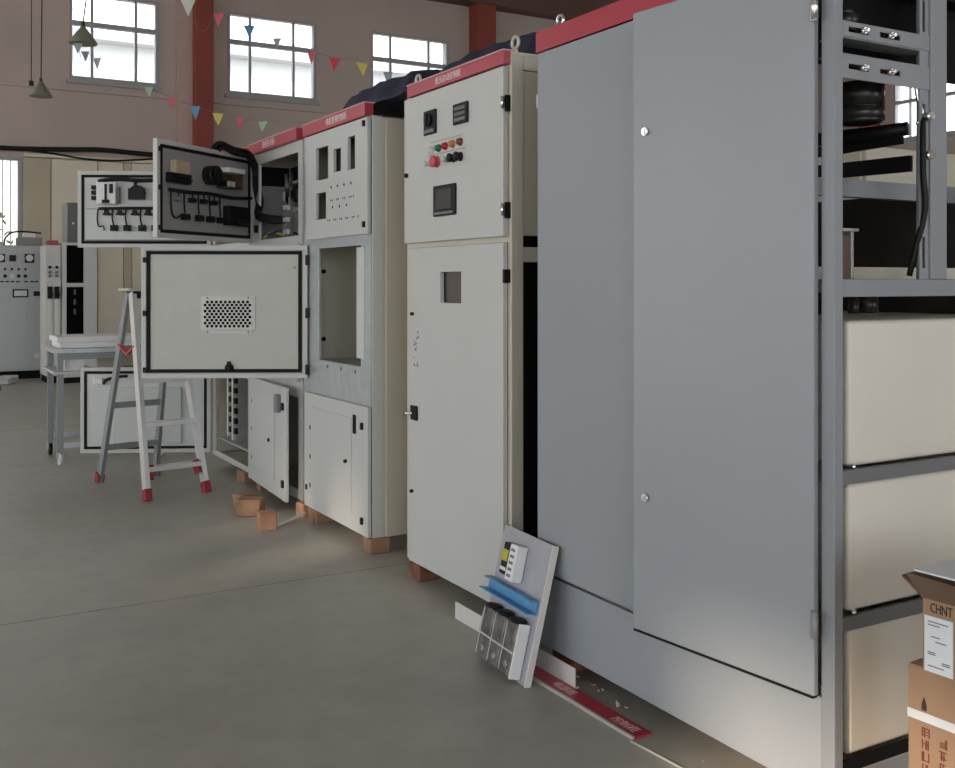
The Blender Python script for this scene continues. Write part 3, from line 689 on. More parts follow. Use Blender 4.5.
add('wire', MB().tube([(.845, .02, .297), (.852, .02, .22), (.84, .02, .16), (.81, .018, .165), (.80, .018, .13)], .0055), BLK, u5, local=True)
for i, x in enumerate((.779, .68, .568, .468)):
    add('button_contact', MB().box(x-.03, x+.03, .004, .035, .245, .262).box(x-.016, x+.016, .02, .05, .245, .285), BLK, u5, local=True, bevel=.003)
    x2 = x-.055
    add('button_contact', MB().box(x2-.026, x2+.026, .004, .045, .125, .17).box(x2-.014, x2+.02, .04, .06, .13, .15), BLK, u5, local=True, bevel=.003)
    add('wire', MB().tube([(x2+.01, .02, .30), (x2+.015, .025, .23), (x2+.004, .02, .165)], .006), BLK, u5, local=True)
l5m, L5l = door_frame_m(2.14, 7.83, .10, 1.262, 8.27)
l5 = add('door', rim(L5l, .655), W, c5, frame=l5m, raw=True, bevel=.001)
add('inner_sheet', MB().box(.045, L5l-.045, -.014, .004, .03, .625), INN, l5, local=True)
add('gasket_or_shadow_strip', gasket_or_shadow_strip(L5l, .655, .03, 0, .01), RUB, l5, local=True)
add('document_pocket', MB().box(.22, .73, .004, .028, .075, .50), mat('pocket_paint', (.55, .57, .56), .5), l5, local=True, bevel=.003)
add('terminal', MB().box(.81, .88, .004, .03, .53, .575), FOAM, l5, local=True, bevel=.004)
add('wire', MB().tube([(.80, .03, .53), (.78, .04, .56), (.70, .04, .585), (.62, .03, .59)], .012), BLK, l5, local=True)

# ================================================================ TARPS on the cabinet tops
def lumpy(name, cx, cy, z0, sx, sy, sz, seed, m_, label, slope=0, frame_rot=0):
    rnd = random.Random(seed); b = MB(); nx, ny = 9, 22
    ph = [rnd.uniform(0, 6.28) for _ in range(6)]
    grid = []
    for i in range(nx+1):
        for j in range(ny+1):
            u, v = i/nx*2-1, j/ny*2-1
            e = max(0, 1-abs(u)**5)*max(0, 1-abs(v)**8)
            h = sz*(e**.35)*(.88+.045*math.sin(6*v+ph[0])+.03*math.sin(15*v+3*u+ph[1])+.045*math.sin(6*u+ph[2]))
            x = cx+u*sx*(1+.035*math.sin(9*v+ph[3])); y = cy+v*sy*(1+.03*math.sin(8*u+ph[4]))
            grid.append((b.bm.verts.new((x, y, z0+max(.003, h))), b.bm.verts.new((x, y, z0))))
    g_ = lambda i, j: grid[i*(ny+1)+j]
    for i in range(nx):
        for j in range(ny):
            f = b.bm.faces.new((g_(i,j)[0], g_(i+1,j)[0], g_(i+1,j+1)[0], g_(i,j+1)[0])); f.smooth = True
            b.bm.faces.new((g_(i,j)[1], g_(i,j+1)[1], g_(i+1,j+1)[1], g_(i+1,j)[1]))
    for j in range(ny):
        for i in (0, nx): b.bm.faces.new((g_(i,j)[0], g_(i,j+1)[0], g_(i,j+1)[1], g_(i,j)[1]))
    for i in range(nx):
        for j in (0, ny): b.bm.faces.new((g_(i,j)[0], g_(i+1,j)[0], g_(i+1,j)[1], g_(i,j)[1]))
    add(name, b, m_, at=(cx, cy, z0), label=label, cat='tarpaulin', group='navy covers on the cabinet tops')
lumpy('folded_tarpaulin', 2.50, 5.0, 2.345, .29, .49, .165, 3, NAVY, 'navy blue cover heaped on top of the cabinet with empty cut-outs')
lumpy('folded_tarpaulin', 2.54, 3.96, 2.331, .28, .47, .155, 8, NAVY, 'navy blue cover lying along the top of the push-button cabinet')

# ================================================================ BLOCKS under and beside the cabinets
blk0 = None
def block(x, y, z, sx, sy, sz, rot, m_, label, group=None):
    m = Matrix.Translation((x, y, z)) @ Matrix.Rotation(math.radians(rot), 4, 'Z')
    add('wooden_block' if m_ is WOOD else 'brick', MB().box(-sx/2, sx/2, -sy/2, sy/2, 0, sz, m), m_, frame=m, bevel=.006, label=label, cat='block', group=group)
UG = 'blocks propping up the cabinets'
block(2.20, 4.32, 0, .12, .10, .079, 4, BRICK, 'brown brick under the far corner of the push-button cabinet', UG)
block(2.20, 4.875, 0, .11, .10, .079, 0, WOOD, 'orange wooden block under the near corner of the cut-out cabinet', UG)
block(2.20, 5.66, 0, .12, .14, .079, 0, WOOD, 'long orange block under the far corner of the cut-out cabinet', UG)
block(2.185, 5.85, 0, .11, .10, .079, 6, mat('pink_lit_wood', (.50, .29, .19), .75, noise=.15, nscale=9), 'pink-lit wooden block between the cut-out cabinet and the ajar lower door', UG)  # warm light falling on this block is mixed into its colour
block(2.21, 6.72, 0, .10, .09, .079, 0, WOOD, 'orange block under the ajar lower door near its hinge', UG)
block(2.20, 7.05, 0, .13, .18, .079, 0, WOOD, 'dull orange block under the leftmost open cabinet', UG)
block(2.19, 3.06, 0, .16, .11, .079, 5, BRICK, 'dark red brick under the grey cabinet behind the leaning plate', UG)
block(1.89, 6.03, 0, .15, .12, .10, -35, WOOD, 'larger loose wooden block lying on the floor before the ajar door', 'loose blocks on the floor')
block(1.925, 6.26, 0, .12, .10, .085, 20, WOOD, 'loose wooden block lying farthest back before the ajar door', 'loose blocks on the floor')
block(1.862, 5.64, 0, .10, .11, .095, -12, mat('salmon_wood', (.38, .20, .125), .75, noise=.25, nscale=9, bump=.2), 'salmon wooden block lying loose nearest to the viewer', 'loose blocks on the floor')
block(2.35, 1.95, 0, .14, .14, .079, 0, WOOD, 'wooden block under the beige tanks of the grey cabinet', UG)
block(2.85, 3.8, 0, .14, .14, .079, 0, WOOD, 'wooden block under the rear of the push-button cabinet', UG)
block(2.85, 5.85, 0, .14, .24, .079, 0, WOOD, 'wooden block under the rear of the middle cabinets', UG)
block(2.85, 2.9, 0, .14, .14, .079, 0, WOOD, 'wooden block under the rear of the grey cabinet', UG)
block(2.85, 7.0, 0, .14, .24, .079, 0, WOOD, 'wooden block under the rear of the leftmost open cabinet', UG)
add('wooden_stick', MB().bar((1.93, 5.66, .006), (2.11, 5.70, .05), .02, .012), PEB, at=(1.9, 5.7, 0), label='thin pale stick between the salmon block and the cabinet', cat='stick')

# ================================================================ LEANING PLATE with components
A = Vector((1.902, 2.975, .002)); B = Vector((1.925, 3.338, .002)); Tn = Vector((2.014, 3.012, .452))
ex = (A-B).normalized(); ez = (Tn-A); ez = (ez-ex*ez.dot(ex)).normalized(); ey = ez.cross(ex)   # ex: left->right seen from front, ez up
LM = Matrix(((ex.x,ey.x,ez.x,B.x),(ex.y,ey.y,ez.y,B.y),(ex.z,ey.z,ez.z,B.z),(0,0,0,1)))
# make the local y point away from the viewer (into the cabinet)
lp = bpy.data.objects.new('component_plate', None); COL.objects.link(lp); lp.matrix_basis = LM; WM[lp] = LM.copy()
props(lp, 'leaning metal plate with clear breakers and blue duct against the grey cabinet', 'mounting plate')
PW, PH_ = .364, .49
add('plate', MB().box(0, PW, 0, .004, 0, PH_).box(PW-.004, PW, .004, .022, 0, PH_).box(0, .004, .004, .022, 0, PH_), mat('plate_zinc', (.40, .41, .46), .35, .3, noise=.06), lp, local=True, bevel=.001)
add('plate_edge', MB().box(PW, PW+.006, -.004, .02, 0, PH_), mat('pale_edge', (.68, .67, .65), .5), lp, local=True)
for i, x in enumerate((.045, .135, .225)):
    b_ = MB().box(x, x+.088, -.045, -.001, .012, .195)
    bo = add('circuit_breaker', b_, CLEAR, lp, local=True, bevel=.008)
    add('breaker_cap', MB().cyl((x+.045, -.075, .200), (x+.045, -.012, .204), .034, 16).lathe((x+.045, -.04, .198), [(.034,0),(.036,.012),(.02,.016)], 16), BLK, bo, local=False) if False else None
    add('breaker_cap', MB().lathe((x+.045, -.022, .194), [(.034,0),(.034,.010),(.026,.014)], 18), BLK, lp, local=True)
    add('breaker_strap', MB().box(x+.012, x+.016, -.0465, -.045, .02, .19).box(x+.0, x+.088, -.0465, -.045, .093, .098), ALU, lp, local=True)
    add('terminal_screw', MB().cyl((x+.06, -.049, .05), (x+.06, -.045, .05), .012, 10), CHR, lp, local=True)
add('side_bracket', MB().box(.316, .325, -.045, -.001, .01, .20), FOAM, lp, local=True, bevel=.002)
bd = MB().box(-.02, .345, -.006, -.001, .24, .29).box(-.02, .345, -.045, -.006, .24, .245).box(-.005, .345, -.04, -.006, .285, .29)
add('wire_duct', bd, BLUE, lp, local=True)
add('terminal_block', MB().box(.15, .205, -.045, -.001, .315, .445), FOAM, lp, local=True, bevel=.003)
for k in range(5): add('terminal_slot', MB().box(.163, .19, -.047, -.045, .328+k*.023, .338+k*.023), GPRINT, lp, local=True)
add('relay', MB().box(.095, .145, -.04, -.001, .325, .44), BLK, lp, local=True, bevel=.003)
add('relay_label', MB().box(.10, .14, -.045, -.04, .375, .415), YEL, lp, local=True)
add('relay_label', MB().box(.10, .14, -.042, -.04, .34, .352), FOAM, lp, local=True)

# ================================================================ FLOOR BITS near the plate
rs = thing('header_strip', (2.0, 2.95, 0), 'red strip with white characters lying on the floor by the grey cabinet', 'strip')
RM = Matrix.Translation((2.012, 2.47, 0)) @ Matrix.Rotation(math.radians(90+.6), 4, 'Z')
add('strip_face', MB().box(0, .92, -.035, .034, 0, .006, RM), RED, rs)
add('strip_edge', MB().box(-.0, .92, .034, .043, 0, .010, RM), mat('pale_metal_edge', (.6, .56, .53), .35, .4), rs)
for xl, s_ in ((.09, '控制柜'), (.42, '电源柜')):
    tm = RM @ Matrix.Translation((xl, 0, .0066)) @ Matrix.Rotation(math.pi, 4, 'Z')
    text('lettering', s_, .04, None, mat('worn_lettering', (.55, .38, .36), .6), rs, tm)
ch = MB().box(2.046, 2.050, 2.88, 3.74, .0, .07).box(2.050, 2.064, 2.88, 3.74, 0, .004)
add('white_channel', ch, mat('off_white_plastic', (.66, .64, .62), .5), at=(2.05, 3.2, 0), label='white angle strip standing on the floor behind the leaning plate', cat='strip')
add('thin_rod', MB().tube([(1.955, 2.46, .004), (1.97, 2.3, .004), (1.975, 2.15, .004), (1.97, 1.9, .004)], .004, 6), mat('pale_rod', (.5, .5, .42), .5), at=(1.97, 2.3, 0), label='thin pale rod on the floor beyond the end of the red strip', cat='rod')
rb = MB()
for i in range(26):
    x, y = random.choice(((2.12, 2.84), (2.10, 2.72), (2.06, 2.15), (2.05, 2.05))); s_ = random.uniform(.003, .009)
    m = Matrix.Translation((x+random.gauss(0, .012), y+random.gauss(0, .05), s_*.45)) @ Matrix.Rotation(random.uniform(0, 3), 4, Vector((random.random(), random.random(), 1)).normalized())
    rb.box(-s_, s_, -s_*.7, s_*.7, -s_*.4, s_*.5, m)
add('debris', rb, mat('crumb', (.45, .33, .27), .8, noise=.4, nscale=20), at=(2.05, 2.6, 0), kind='stuff', label='crumbs of brick and plaster scattered under the grey cabinet', cat='debris')

# ================================================================ CARTONS in the near right corner
def carton_m(x, y, rot): return Matrix.Translation((x, y, 0)) @ Matrix.Rotation(math.radians(rot), 4, 'Z')
# local: x into the box (away from viewer side), -y along the visible face toward the viewer's right
lc = thing('cardboard_box', (1.989, 1.509, 0), 'closed brown carton with red-brown print and white tape, underneath the open carton', 'box', rot=math.radians(4))
c_m = WM[lc]
add('carton', MB().box(0, .42, -.62, 0, 0, .545, c_m), CARD, lc, bevel=.004)
tp = Matrix(((0,0,-1,-.0008),(-1,0,0,0),(0,1,0,0),(0,0,0,1)))
add('tape', MB().box(-.0015, 0, -.62, 0, .425, .445, c_m), PAPER, lc)
pr_ = MB()
rr = random.Random(2)
for cy, n, zt in ((-.045, 14, .41), (-.085, 13, .40), (-.125, 12, .39), (-.165, 12, .39), (-.205, 12, .39), (-.26, 12, .39), (-.30, 12, .39)):
    for k in range(n):
        z = zt-k*.027
        for q in range(6):
            if rr.random() < .5: pr_.box(-.001, 0, cy-rr.uniform(.004, .011), cy+rr.uniform(.004, .011), z-.018+q*.0035, z-.0162+q*.0035, c_m)
            else:
                yy = cy+rr.uniform(-.01, .01); pr_.box(-.001, 0, yy-.0012, yy+.0012, z-.019, z+.002, c_m)
add('printed_characters', pr_, PRINT, lc, kind='stuff')
add('arrow_mark', MB().prism([(-.006, 0), (.006, 0), (.006, .012), (0, .03), (-.006, .012)], c_m @ Matrix.Translation((-.001, -.04, .45)) @ Matrix.Rotation(-math.pi/2, 4, 'Z'), .0012), DPRINT, lc)
uc = thing('cardboard_box', (1.973, 1.458, .546), 'open brown carton with white shipping label and paper on its flaps', 'box', rot=math.radians(4))
u_m = WM[uc]
hh = .165; t_ = .005
cbm = MB().box(0, t_, -.55, 0, 0, hh, u_m).box(.36, .36+t_, -.55, 0, 0, hh, u_m).box(t_, .36, -t_, 0, 0, hh, u_m).box(t_, .36, -.55, -.55+t_, 0, hh, u_m).box(t_, .36, -.55+t_, -t_, 0, t_, u_m)
add('carton', cbm, CARD, uc)
def flap(p0, p1, q1, q0, m_, name='flap', th=.005):
    b_ = MB(); P = [Vector(p) for p in (p0, p1, q1, q0)]; n = (P[1]-P[0]).cross(P[3]-P[0]).normalized()*th
    V = [b_.bm.verts.new(u_m @ p) for p in P]+[b_.bm.verts.new(u_m @ (p+n)) for p in P]
    for f in ((0,1,2,3),(7,6,5,4),(0,4,5,1),(1,5,6,2),(2,6,7,3),(3,7,4,0)): b_.bm.faces.new([V[i] for i in f])
    return add(name, b_, m_, uc)
flap((0, 0, hh), (0, -.55, hh), (-.045, -.56, hh+.035), (-.04, .012, hh+.055), CARDI)
flap((.36, 0, hh), (0, 0, hh), (.0, .05, hh+.035), (.37, .05, hh+.035), CARDI)
flap((.37, -.55, hh), (.37, 0, hh), (.50, .01, hh+.02), (.50, -.56, hh+.02), CARDI)
add('paper_sheet', MB().box(-.022, .30, -.50, .008, 0, .004, u_m @ Matrix.Translation((0, 0, hh+.0565))), PAPER, at=tuple(u_m @ Vector((.1, -.2, hh+.046))), label='white printed paper sheet lying on the open carton flaps', cat='paper')
add('shipping_label', MB().box(-.0012, 0, -.07, -.004, .003, .125, u_m), PAPER, uc)
ll = MB()
for y0, y1, z in ((-.06, -.012, .112), (-.04, -.012, .105), (-.03, -.012, .045), (-.03, -.012, .041), (-.064, -.045, .028), (-.064, -.045, .024), (-.05, -.012, .015), (-.04, -.02, .08), (-.055, -.03, .07)): ll.box(-.0018, -.0012, y0, y1, z, z+.0025, u_m)
add('label_print', ll, GPRINT, uc, kind='stuff')
add('shipping_label', MB().box(-.0012, 0, -.14, -.083, .07, .12, u_m), PAPER, uc)
text('lettering', 'CHNT', .03, None, DPRINT, uc, u_m @ Matrix(((0,0,-1,-.001),(-1,0,0,-.043),(0,1,0,.143),(0,0,0,1))), sx=.62)

# ================================================================ STEPLADDER
st = thing('stepladder', (1.555, 7.18, 0), 'silver A-frame stepladder with red feet behind the open pale door', 'ladder', rot=math.radians(11.5))
S = WM[st]
bh, th_, zt = .205, .15, 1.335
sv = lambda *p: S @ Vector(p)
for sx in (-1, 1):
    fl = add('front_rail', MB().bar(sv(sx*bh, -.40, .0), sv(sx*th_, -.035, zt), .064, .03, up=sv(1,0,0)-sv(0,0,0)), ALU, st)
    add('foot', MB().bar(sv(sx*(bh+.002), -.408, .0), sv(sx*(bh-.002), -.385, .07), .062, .045, up=sv(1,0,0)-sv(0,0,0)), REDP, fl)
    rl_ = add('rear_rail', MB().bar(sv(sx*bh, .40, .0), sv(sx*th_, .035, zt), .06, .026, up=sv(1,0,0)-sv(0,0,0)), ALUD, st)
    add('foot', MB().bar(sv(sx*bh, .408, .0), sv(sx*bh, .385, .065), .062, .045, up=sv(1,0,0)-sv(0,0,0)), REDP, rl_)
    add('step_bracket', MB().bar(sv(sx*(bh-.025), -.365, .13), sv(sx*(bh-.045), -.33, .21), .06, .04), REDP, st)
    add('spreader_strap', MB().bar(sv(sx*(th_+.02), -.13, .98), sv(sx*(th_+.02), -.01, .92), .03, .012).bar(sv(sx*(th_+.02), -.01, .92), sv(sx*(th_+.02), .13, .98), .03, .012), ORNG, st)
def lerp_front(z): t = z/zt; return -.40+(.365)*t, bh+(th_-bh)*t
for z in (.19, .47, .75, 1.03):
    y, h = lerp_front(z); add('step', MB().box(-h+.012, h-.012, y-.03, y+.05, z-.015, z+.015, S), ALU, st, bevel=.003)
for z in (.25, .55, .95):
    t = z/zt; y = .40-.365*t; h = bh+(th_-bh)*t
    add('rear_brace', MB().box(-h+.012, h-.012, y-.012, y+.012, z-.02, z+.02, S), ALUD, st)
add('top_plate', MB().box(-.20, .18, -.10, .09, zt+.01, zt+.03, S), PEB, st, bevel=.006)
add('top_cap', MB().box(-.16, .16, -.07, .07, zt-.04, zt+.01, S), BLK, st, bevel=.006)

# ================================================================ TROLLEY and what stands on it
tr = thing('trolley', (1.45, 8.75, 0), 'grey steel workshop trolley on castors beside the stepladder', 'trolley')
TX0, TX1, TYa, TYb = 1.16, 2.02, 8.42, 9.0
# frame runs along the view's across direction: rotate
T = Matrix.Translation((1.11, 8.37, 0))
tb_ = lambda *a: MB().box(*a, T)
for x, y in ((.0, .0), (.0, .55), (.76, .0), (.76, .55)):
    l_ = add('leg', tb_(x, x+.045, y, y+.045, .10, .86), ALUD, tr)
    cs = MB().cyl(T @ Vector((x+.01, y+.022, .048)), T @ Vector((x+.036, y+.022, .048)), .047, 18)
    add('castor', cs, FOAM if not y else BLK, l_)
    add('castor_fork', tb_(x-.002, x+.008, y, y+.045, .05, .10).box(x+.038, x+.048, y, y+.045, .05, .10, T), ZINC, l_)
add('tabletop', tb_(-.03, .83, -.02, .62, .86, .895), ZINC, tr, bevel=.003)
add('lower_rail', tb_(.045, .76, .01, .035, .13, .17).box(.045, .76, .56, .585, .13, .17, T), ZINC, tr)
add('lower_shelf', tb_(-.03, .30, -.02, .6, .70, .72), mat('pale_shelf', (.55, .56, .56), .5), tr, bevel=.002)
add('apron', tb_(.04, .76, .005, .03, .81, .86), ALUD, tr)
for z0, z1, x0, x1, lb in ((.8955, .94, .02, .77, 'lower white foam slab lying on the trolley top'), (.9405, .985, .0, .70, 'upper white foam slab, shorter, on the trolley top')):
    add('foam_slab', tb_(x0, x1, .02, .45, z0, z1), FOAM, at=tuple(T @ Vector((.3, .2, z0))), bevel=.006, label=lb, cat='foam slab', group='foam slabs on the trolley')
add('tool_box', tb_(.48, .66, .03, .2, .62, .69).box(.5, .52, .1, .12, .69, .72, T).box(.62, .64, .1, .12, .69, .72, T).box(.5, .64, .1, .12, .72, .735, T), BLK, tr, bevel=.004)
add('hanging_tag', tb_(.20, .27, -.035, -.022, .53, .70), mat('orange_tag', (.38, .10, .04), .6), tr)
add('hanging_tag', tb_(.21, .28, -.035, -.022, .45, .53), DKB, tr)
add('carton_white', tb_(.06, .2, .05, .25, .7205, .84), FOAM, at=tuple(T @ Vector((.13, .15, .7205))), bevel=.004, label='small white box on the lower shelf of the trolley', cat='box')

# ================================================================ FAR EQUIPMENT
fc = thing('control_cabinet', (1.4, 16.3, 0), 'distant grey control cabinet with round meters and rows of lamps at far left', 'cabinet')
Fy = 16.2
def fpx(u, v, y=Fy):   # helper used only for measuring: returns world x, z on the plane y
    a = (u-477.5)/1020; C_, S_ = math.cos(math.radians(29.94)), math.sin(math.radians(29.94))
    d = y/(C_-S_*a); return (C_*a+S_)*d, 1.4+(283-v)/1020*d
FCX0, FCX1 = 1.02, 1.94
add('body', MB().box(FCX0, FCX1, Fy, Fy+.7, .12, 1.95), mat('far_grey', (.42, .44, .45), .5, noise=.03), fc, bevel=.006)
add('base', MB().box(FCX0+.02, FCX1-.02, Fy+.05, Fy+.65, 0, .12), DK, fc)
add('upper_door', MB().box(FCX0+.02, FCX1-.02, Fy-.018, Fy, 1.35, 1.92), mat('far_grey_door', (.44, .46, .47), .5), fc, bevel=.004)
add('lower_door', MB().box(FCX0+.02, FCX1-.02, Fy-.018, Fy, .16, 1.33), mat('far_grey_door', (.44, .46, .47), .5), fc, bevel=.004)
add('raised_panel', MB().box(FCX0+.1, 1.74, Fy-.026, Fy-.018, .62, 1.1), mat('far_grey_door', (.44, .46, .47), .5), fc, bevel=.003)
for x, m_, s_ in ((1.38, WHL, .06), (1.54, BLK, .045), (1.765, WHL, .065)):
    mm = add('meter', MB().box(x-s_, x+s_, Fy-.035, Fy-.018, 1.76-s_, 1.76+s_), BLK, fc, bevel=.006)
    if m_ is WHL: add('meter_face', MB().cyl((x, Fy-.035, 1.765), (x, Fy-.038, 1.765), s_*.78, 18), WHL, mm)
for i, x in enumerate((1.44, 1.53, 1.62, 1.71)):
    add('indicator_lamp', MB().cyl((x, Fy-.018, 1.60), (x, Fy-.034, 1.60), .018, 10), BLK, fc)
    add('push_button', MB().cyl((x, Fy-.018, 1.50), (x, Fy-.04, 1.50), .026 if i != 1 else .034, 12), BLK if i != 1 else WHL, fc)
for x in (1.40, 1.47, 1.54, 1.61, 1.72, 1.80, 1.86): add('label_plate', MB().box(x-.025, x+.025, Fy-.02, Fy-.018, 1.41, 1.43), BLK, fc)
mm = add('recorder', MB().box(1.54, 1.75, Fy-.03, Fy-.018, 1.19, 1.31), BLK, fc, bevel=.004)
add('recorder_face', MB().box(1.56, 1.73, Fy-.033, Fy-.03, 1.21, 1.29), WHL, mm)
add('name_plate', MB().box(1.82, 1.93, Fy-.02, Fy-.018, 1.21, 1.28), BLK, fc)
add('paper_tag', MB().box(1.83, 1.9, Fy-.02, Fy-.018, .30, .37), WHL, fc)

sw_ = thing('switch_cabinet', (1.97, 15.6, 0), 'narrow white switch panel between the distant grey cabinet and dark open frame', 'cabinet')
add('body', MB().box(1.875, 2.075, 15.3, 15.9, .1, 1.93), mat('panel_white', (.58, .58, .56), .5, noise=.03), sw_, bevel=.006)
add('base', MB().box(1.89, 2.06, 15.32, 15.88, 0, .1), DK, sw_)
for z, m_ in ((1.62, BLK), (1.55, GPRINT), (1.5, GPRINT)):
    for x in (1.93, 2.02): add('indicator_lamp', MB().cyl((x, 15.3, z), (x, 15.27, z), .022, 10), m_, sw_)
for x in (1.93, 2.02):
    add('switch_lever', MB().box(x-.03, x+.03, 15.26, 15.3, 1.18, 1.35).cyl((x, 15.26, 1.32), (x+.02, 15.22, 1.22), .016, 8), BLK, sw_)
    add('cover_strip', MB().box(x-.03, x+.03, 15.285, 15.3, .5, 1.15), WHL, sw_)
of = thing('cabinet_frame', (2.45, 15.4, 0), 'open dark-filled white cabinet frame in the distance left of the beige panels', 'cabinet')
b = MB().box(2.085, 2.135, 15.2, 15.25, .08, 1.965).box(2.365, 2.54, 15.2, 15.25, .08, 1.965).box(2.135, 2.365, 15.2, 15.25, 1.93, 1.965).box(2.135, 2.365, 15.2, 15.25, 1.345, 1.40).box(2.135, 2.365, 15.2, 15.25, .08, .16)
b.box(2.085, 2.095, 15.25, 15.9, .08, 1.965).box(2.53, 2.54, 15.25, 15.9, .08, 1.965).box(2.095, 2.53, 15.25, 15.9, 1.955, 1.965)
add('frame', b, W, of)
add('back_panel', MB().box(2.095, 2.53, 15.5, 15.52, .08, 1.955), DK, of)
add('base', MB().box(2.085, 2.54, 15.22, 15.88, 0, .08), DK, of)
for k in range(3): add('breaker', MB().box(2.27, 2.30, 15.47, 15.5, .95+k*.14, 1.03+k*.14), GPRINT, of)
dg_ = thing('dark_cabinet', (2.45, 17.2, 0), 'dark grey cabinet rising behind the open white frame', 'cabinet')
add('body', MB().box(2.40, 2.68, 17.0, 17.6, .06, 2.66), mat('dark_grey_paint', (.13, .14, .13), .5), dg_, bevel=.01)
add('base', MB().box(2.42, 2.66, 17.02, 17.58, 0, .06), DK, dg_)
add('nameplate', MB().box(2.47, 2.50, 16.99, 17.0, 2.32, 2.35), WHL, dg_)
def small(name, x0, x1, y0, y1, z0, z1, m_, label, cat): add(name, MB().box(x0, x1, y0, y1, z0, z1), m_, at=((x0+x1)/2, (y0+y1)/2, z0), bevel=.006, label=label, cat=cat)
small('parts_box', 1.62, 1.95, 16.25, 16.6, 1.951, 2.07, mat('grey_box', (.24, .23, .22), .6), 'low grey box on top of the distant metered cabinet', 'box')
small('parts_box', 1.92, 2.05, 15.35, 15.6, 1.931, 2.0, mat('red_box', (.35, .08, .08), .6), 'small red box on top of the narrow white switch panel', 'box')
small('parts_box', 1.70, 1.86, 16.3, 16.5, 2.0705, 2.13, FOAM, 'small white box stacked on the low grey box', 'box')
add('cable_coil', MB().tube([(1.45, 16.4, 1.955), (1.46, 16.4, 2.05), (1.55, 16.4, 2.14), (1.72, 16.38, 2.16), (1.95, 16.4, 2.14)], .012), BLK, at=(1.45, 16.4, 1.955), label='black cable arching over the boxes on the metered cabinet', cat='cable')
# scrap on the floor at the far left
lumpy_m = mat('crumpled_white', (.5, .5, .5), .8, noise=.3, nscale=12)
b = MB()
rr = random.Random(5)
for i in range(7):
    m = Matrix.Translation((1.22+rr.uniform(-.2, .25), 15.6+rr.uniform(-.2, .2), .05)) @ Matrix.Rotation(rr.uniform(0, 3), 4, 'Z') @ Matrix.Rotation(rr.uniform(-.4, .4), 4, 'X')
    b.box(-.11, .11, -.06, .06, -.025, .04, m)
add('crumpled_sheeting', b, lumpy_m, at=(1.25, 15.6, 0), label='crumpled white sheeting on the floor before the metered cabinet', cat='sheeting')
block(1.12, 14.6, 0, .25, .12, .06, 10, BRICK, 'dark brick lying alone at the far left of the floor')

# beige cabinet behind the row, seen through the open frame
bc = thing('control_cabinet', (5.0, 4.1, 0), 'beige cabinet standing behind the row, glimpsed through the grey frame', 'cabinet')
add('body', MB().box(4.98, 5.9, 4.06, 4.9, .08, 2.21), PEB, bc, bevel=.006)
add('base', MB().box(5.0, 5.88, 4.08, 4.88, 0, .08), DK, bc)
add('door', MB().box(4.962, 4.98, 4.09, 4.87, .12, 2.17), PEB, bc, bevel=.004)
add('handle', MB().box(4.945, 4.962, 4.14, 4.17, 1.1, 1.22), BLK, bc)

# ================================================================ WALL CABLES
def sag(pts, r, name, m_, label):
    add(name, MB().tube(pts, r), m_, at=pts[0], label=label, cat='cable')
sag([(-3, 19.84, 3.95), (0, 19.82, 3.83), (1.7, 19.82, 3.79), (2.8, 19.8, 3.83), (3.4, 19.8, 3.86), (4.3, 19.82, 3.83), (5.0, 19.84, 3.86)], .045, 'wall_cable', BLK, 'thick black cable sagging along the back wall above the beige panels')
sag([(1.2, 19.86, 3.76), (2.0, 19.85, 3.78), (2.6, 19.84, 3.74), (3.1, 19.84, 3.68), (3.6, 19.84, 3.68), (4.2, 19.85, 3.74), (5.0, 19.86, 3.86)], .018, 'wall_cable', BLK, 'thin black cable looping just below the thick one')

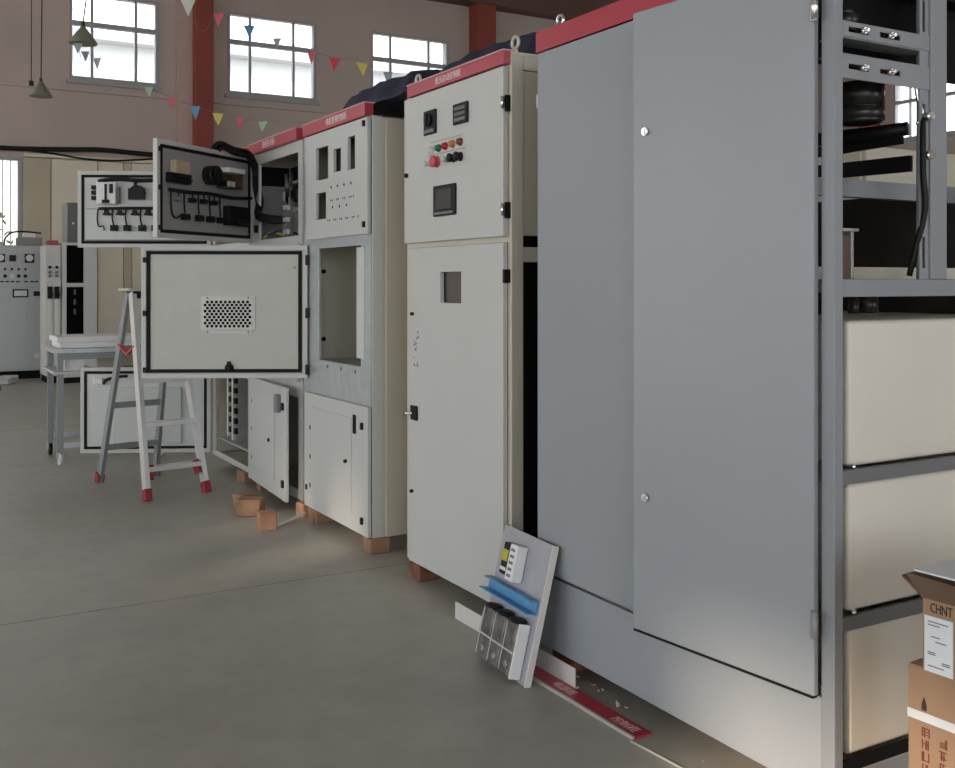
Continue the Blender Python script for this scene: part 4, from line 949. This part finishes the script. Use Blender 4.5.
# ================================================================ PENDANT LAMPS
def pendant(x, y, z, r, h, lean, label):
    o = thing('pendant_lamp', (x, y, z), label, 'lamp', 'conical pendant lamps')
    add('lamp_shade', MB().lathe((x, y, z), [(r,0),(r*1.02,.012),(r*.62,h*.5),(r*.3,h*.82),(r*.16,h),(r*.1,h*1.0)], 28), LAMPM, o)
    add('lamp_socket', MB().cyl((x, y, z+h), (x, y, z+h+.05), r*.14, 12), DKB, o)
    add('hanging_chain', MB().tube([(x, y, z+h+.05), (x+lean*.4, y, z+h+(CZ-z-h)*.4), (x+lean, y, CZ)], .009, 6), DKB, o)
pendant(2.05, 13.245, 4.33, .165, .215, .55, 'conical grey lamp hanging before the leftmost high window')
pendant(1.924, 16.2, 4.14, .16, .22, .05, 'conical dark lamp hanging lower, left of the high windows')
add('lamp_box', MB().box(1.77, 1.83, 16.24, 16.30, 4.30, 4.37).cyl((1.80, 16.27, 4.37), (1.80, 16.27, CZ), .006, 6), BLK, at=(1.80, 16.27, 4.30), label='small black junction box hanging beside the lower pendant lamp', cat='junction box')

# ================================================================ BUNTING
def pt(u, v, d):
    a = (u-477.5)/1020; C_, S_ = math.cos(math.radians(29.94)), math.sin(math.radians(29.94))
    return Vector(((C_*a+S_)*d, (C_-S_*a)*d, 1.4+(283-v)/1020*d))
def bunting(label, flags, ends):
    P = [Vector(p) for p, _, _, _ in flags]
    o = thing('bunting', P[0], label, 'bunting', 'pennant strings across the hall')
    add('string', MB().tube([ends[0]]+P+[ends[1]], .003, 5), GPRINT, o)
    for i, (p, c, s, tw) in enumerate(flags):
        p = Vector(p); m = Matrix.Translation(p) @ Matrix.Rotation(tw, 4, 'Z')
        b = MB().prism([(-s*.5, 0), (s*.5, 0), (random.uniform(-.12, .12)*s, -s*1.15)], m, .002)
        add('pennant', b, FLAGM[c], o)
bunting('upper string of coloured pennants sloping down toward the third high window', [
    ((2.911,11.594,4.60),'white',.17,-.3), ((3.41,12.115,4.63),'pink',.15,-.9), ((3.843,12.327,4.58),'blue',.14,-.4), ((4.274,12.54,4.52),'grey',.12,-.8),
    ((4.732,12.507,4.40),'pink',.15,-1.0), ((5.066,12.546,4.36),'red',.16,-.6), ((5.293,12.184,4.25),'yellow',.15,-.5), ((5.5,11.834,4.09),'grey',.13,-.4), ((5.798,11.663,4.07),'grey',.12,-.4)],
    [(2.0, 11.0, 8.99), (6.744, 10.656, 4.03)])
bunting('lower string of small pennants drooping from the left lamp past the red column', [
    ((1.917,12.744,4.22),'grey',.11,-.4), ((2.005,12.809,4.15),'grey',.11,-.6), ((2.145,12.843,4.09),'grey',.12,-.9), ((2.75,12.841,3.80),'green',.11,-.5),
    ((3.019,12.802,3.68),'pink',.11,-.5), ((3.291,12.761,3.60),'blue',.15,-.8), ((3.567,12.717,3.53),'yellow',.14,-.4), ((3.806,12.579,3.47),'pink',.12,-.7), ((4.056,12.435,3.43),'green',.12,-.5)],
    [(1.2, 12.5, 8.99), (5.6, 11.9, 3.45)])
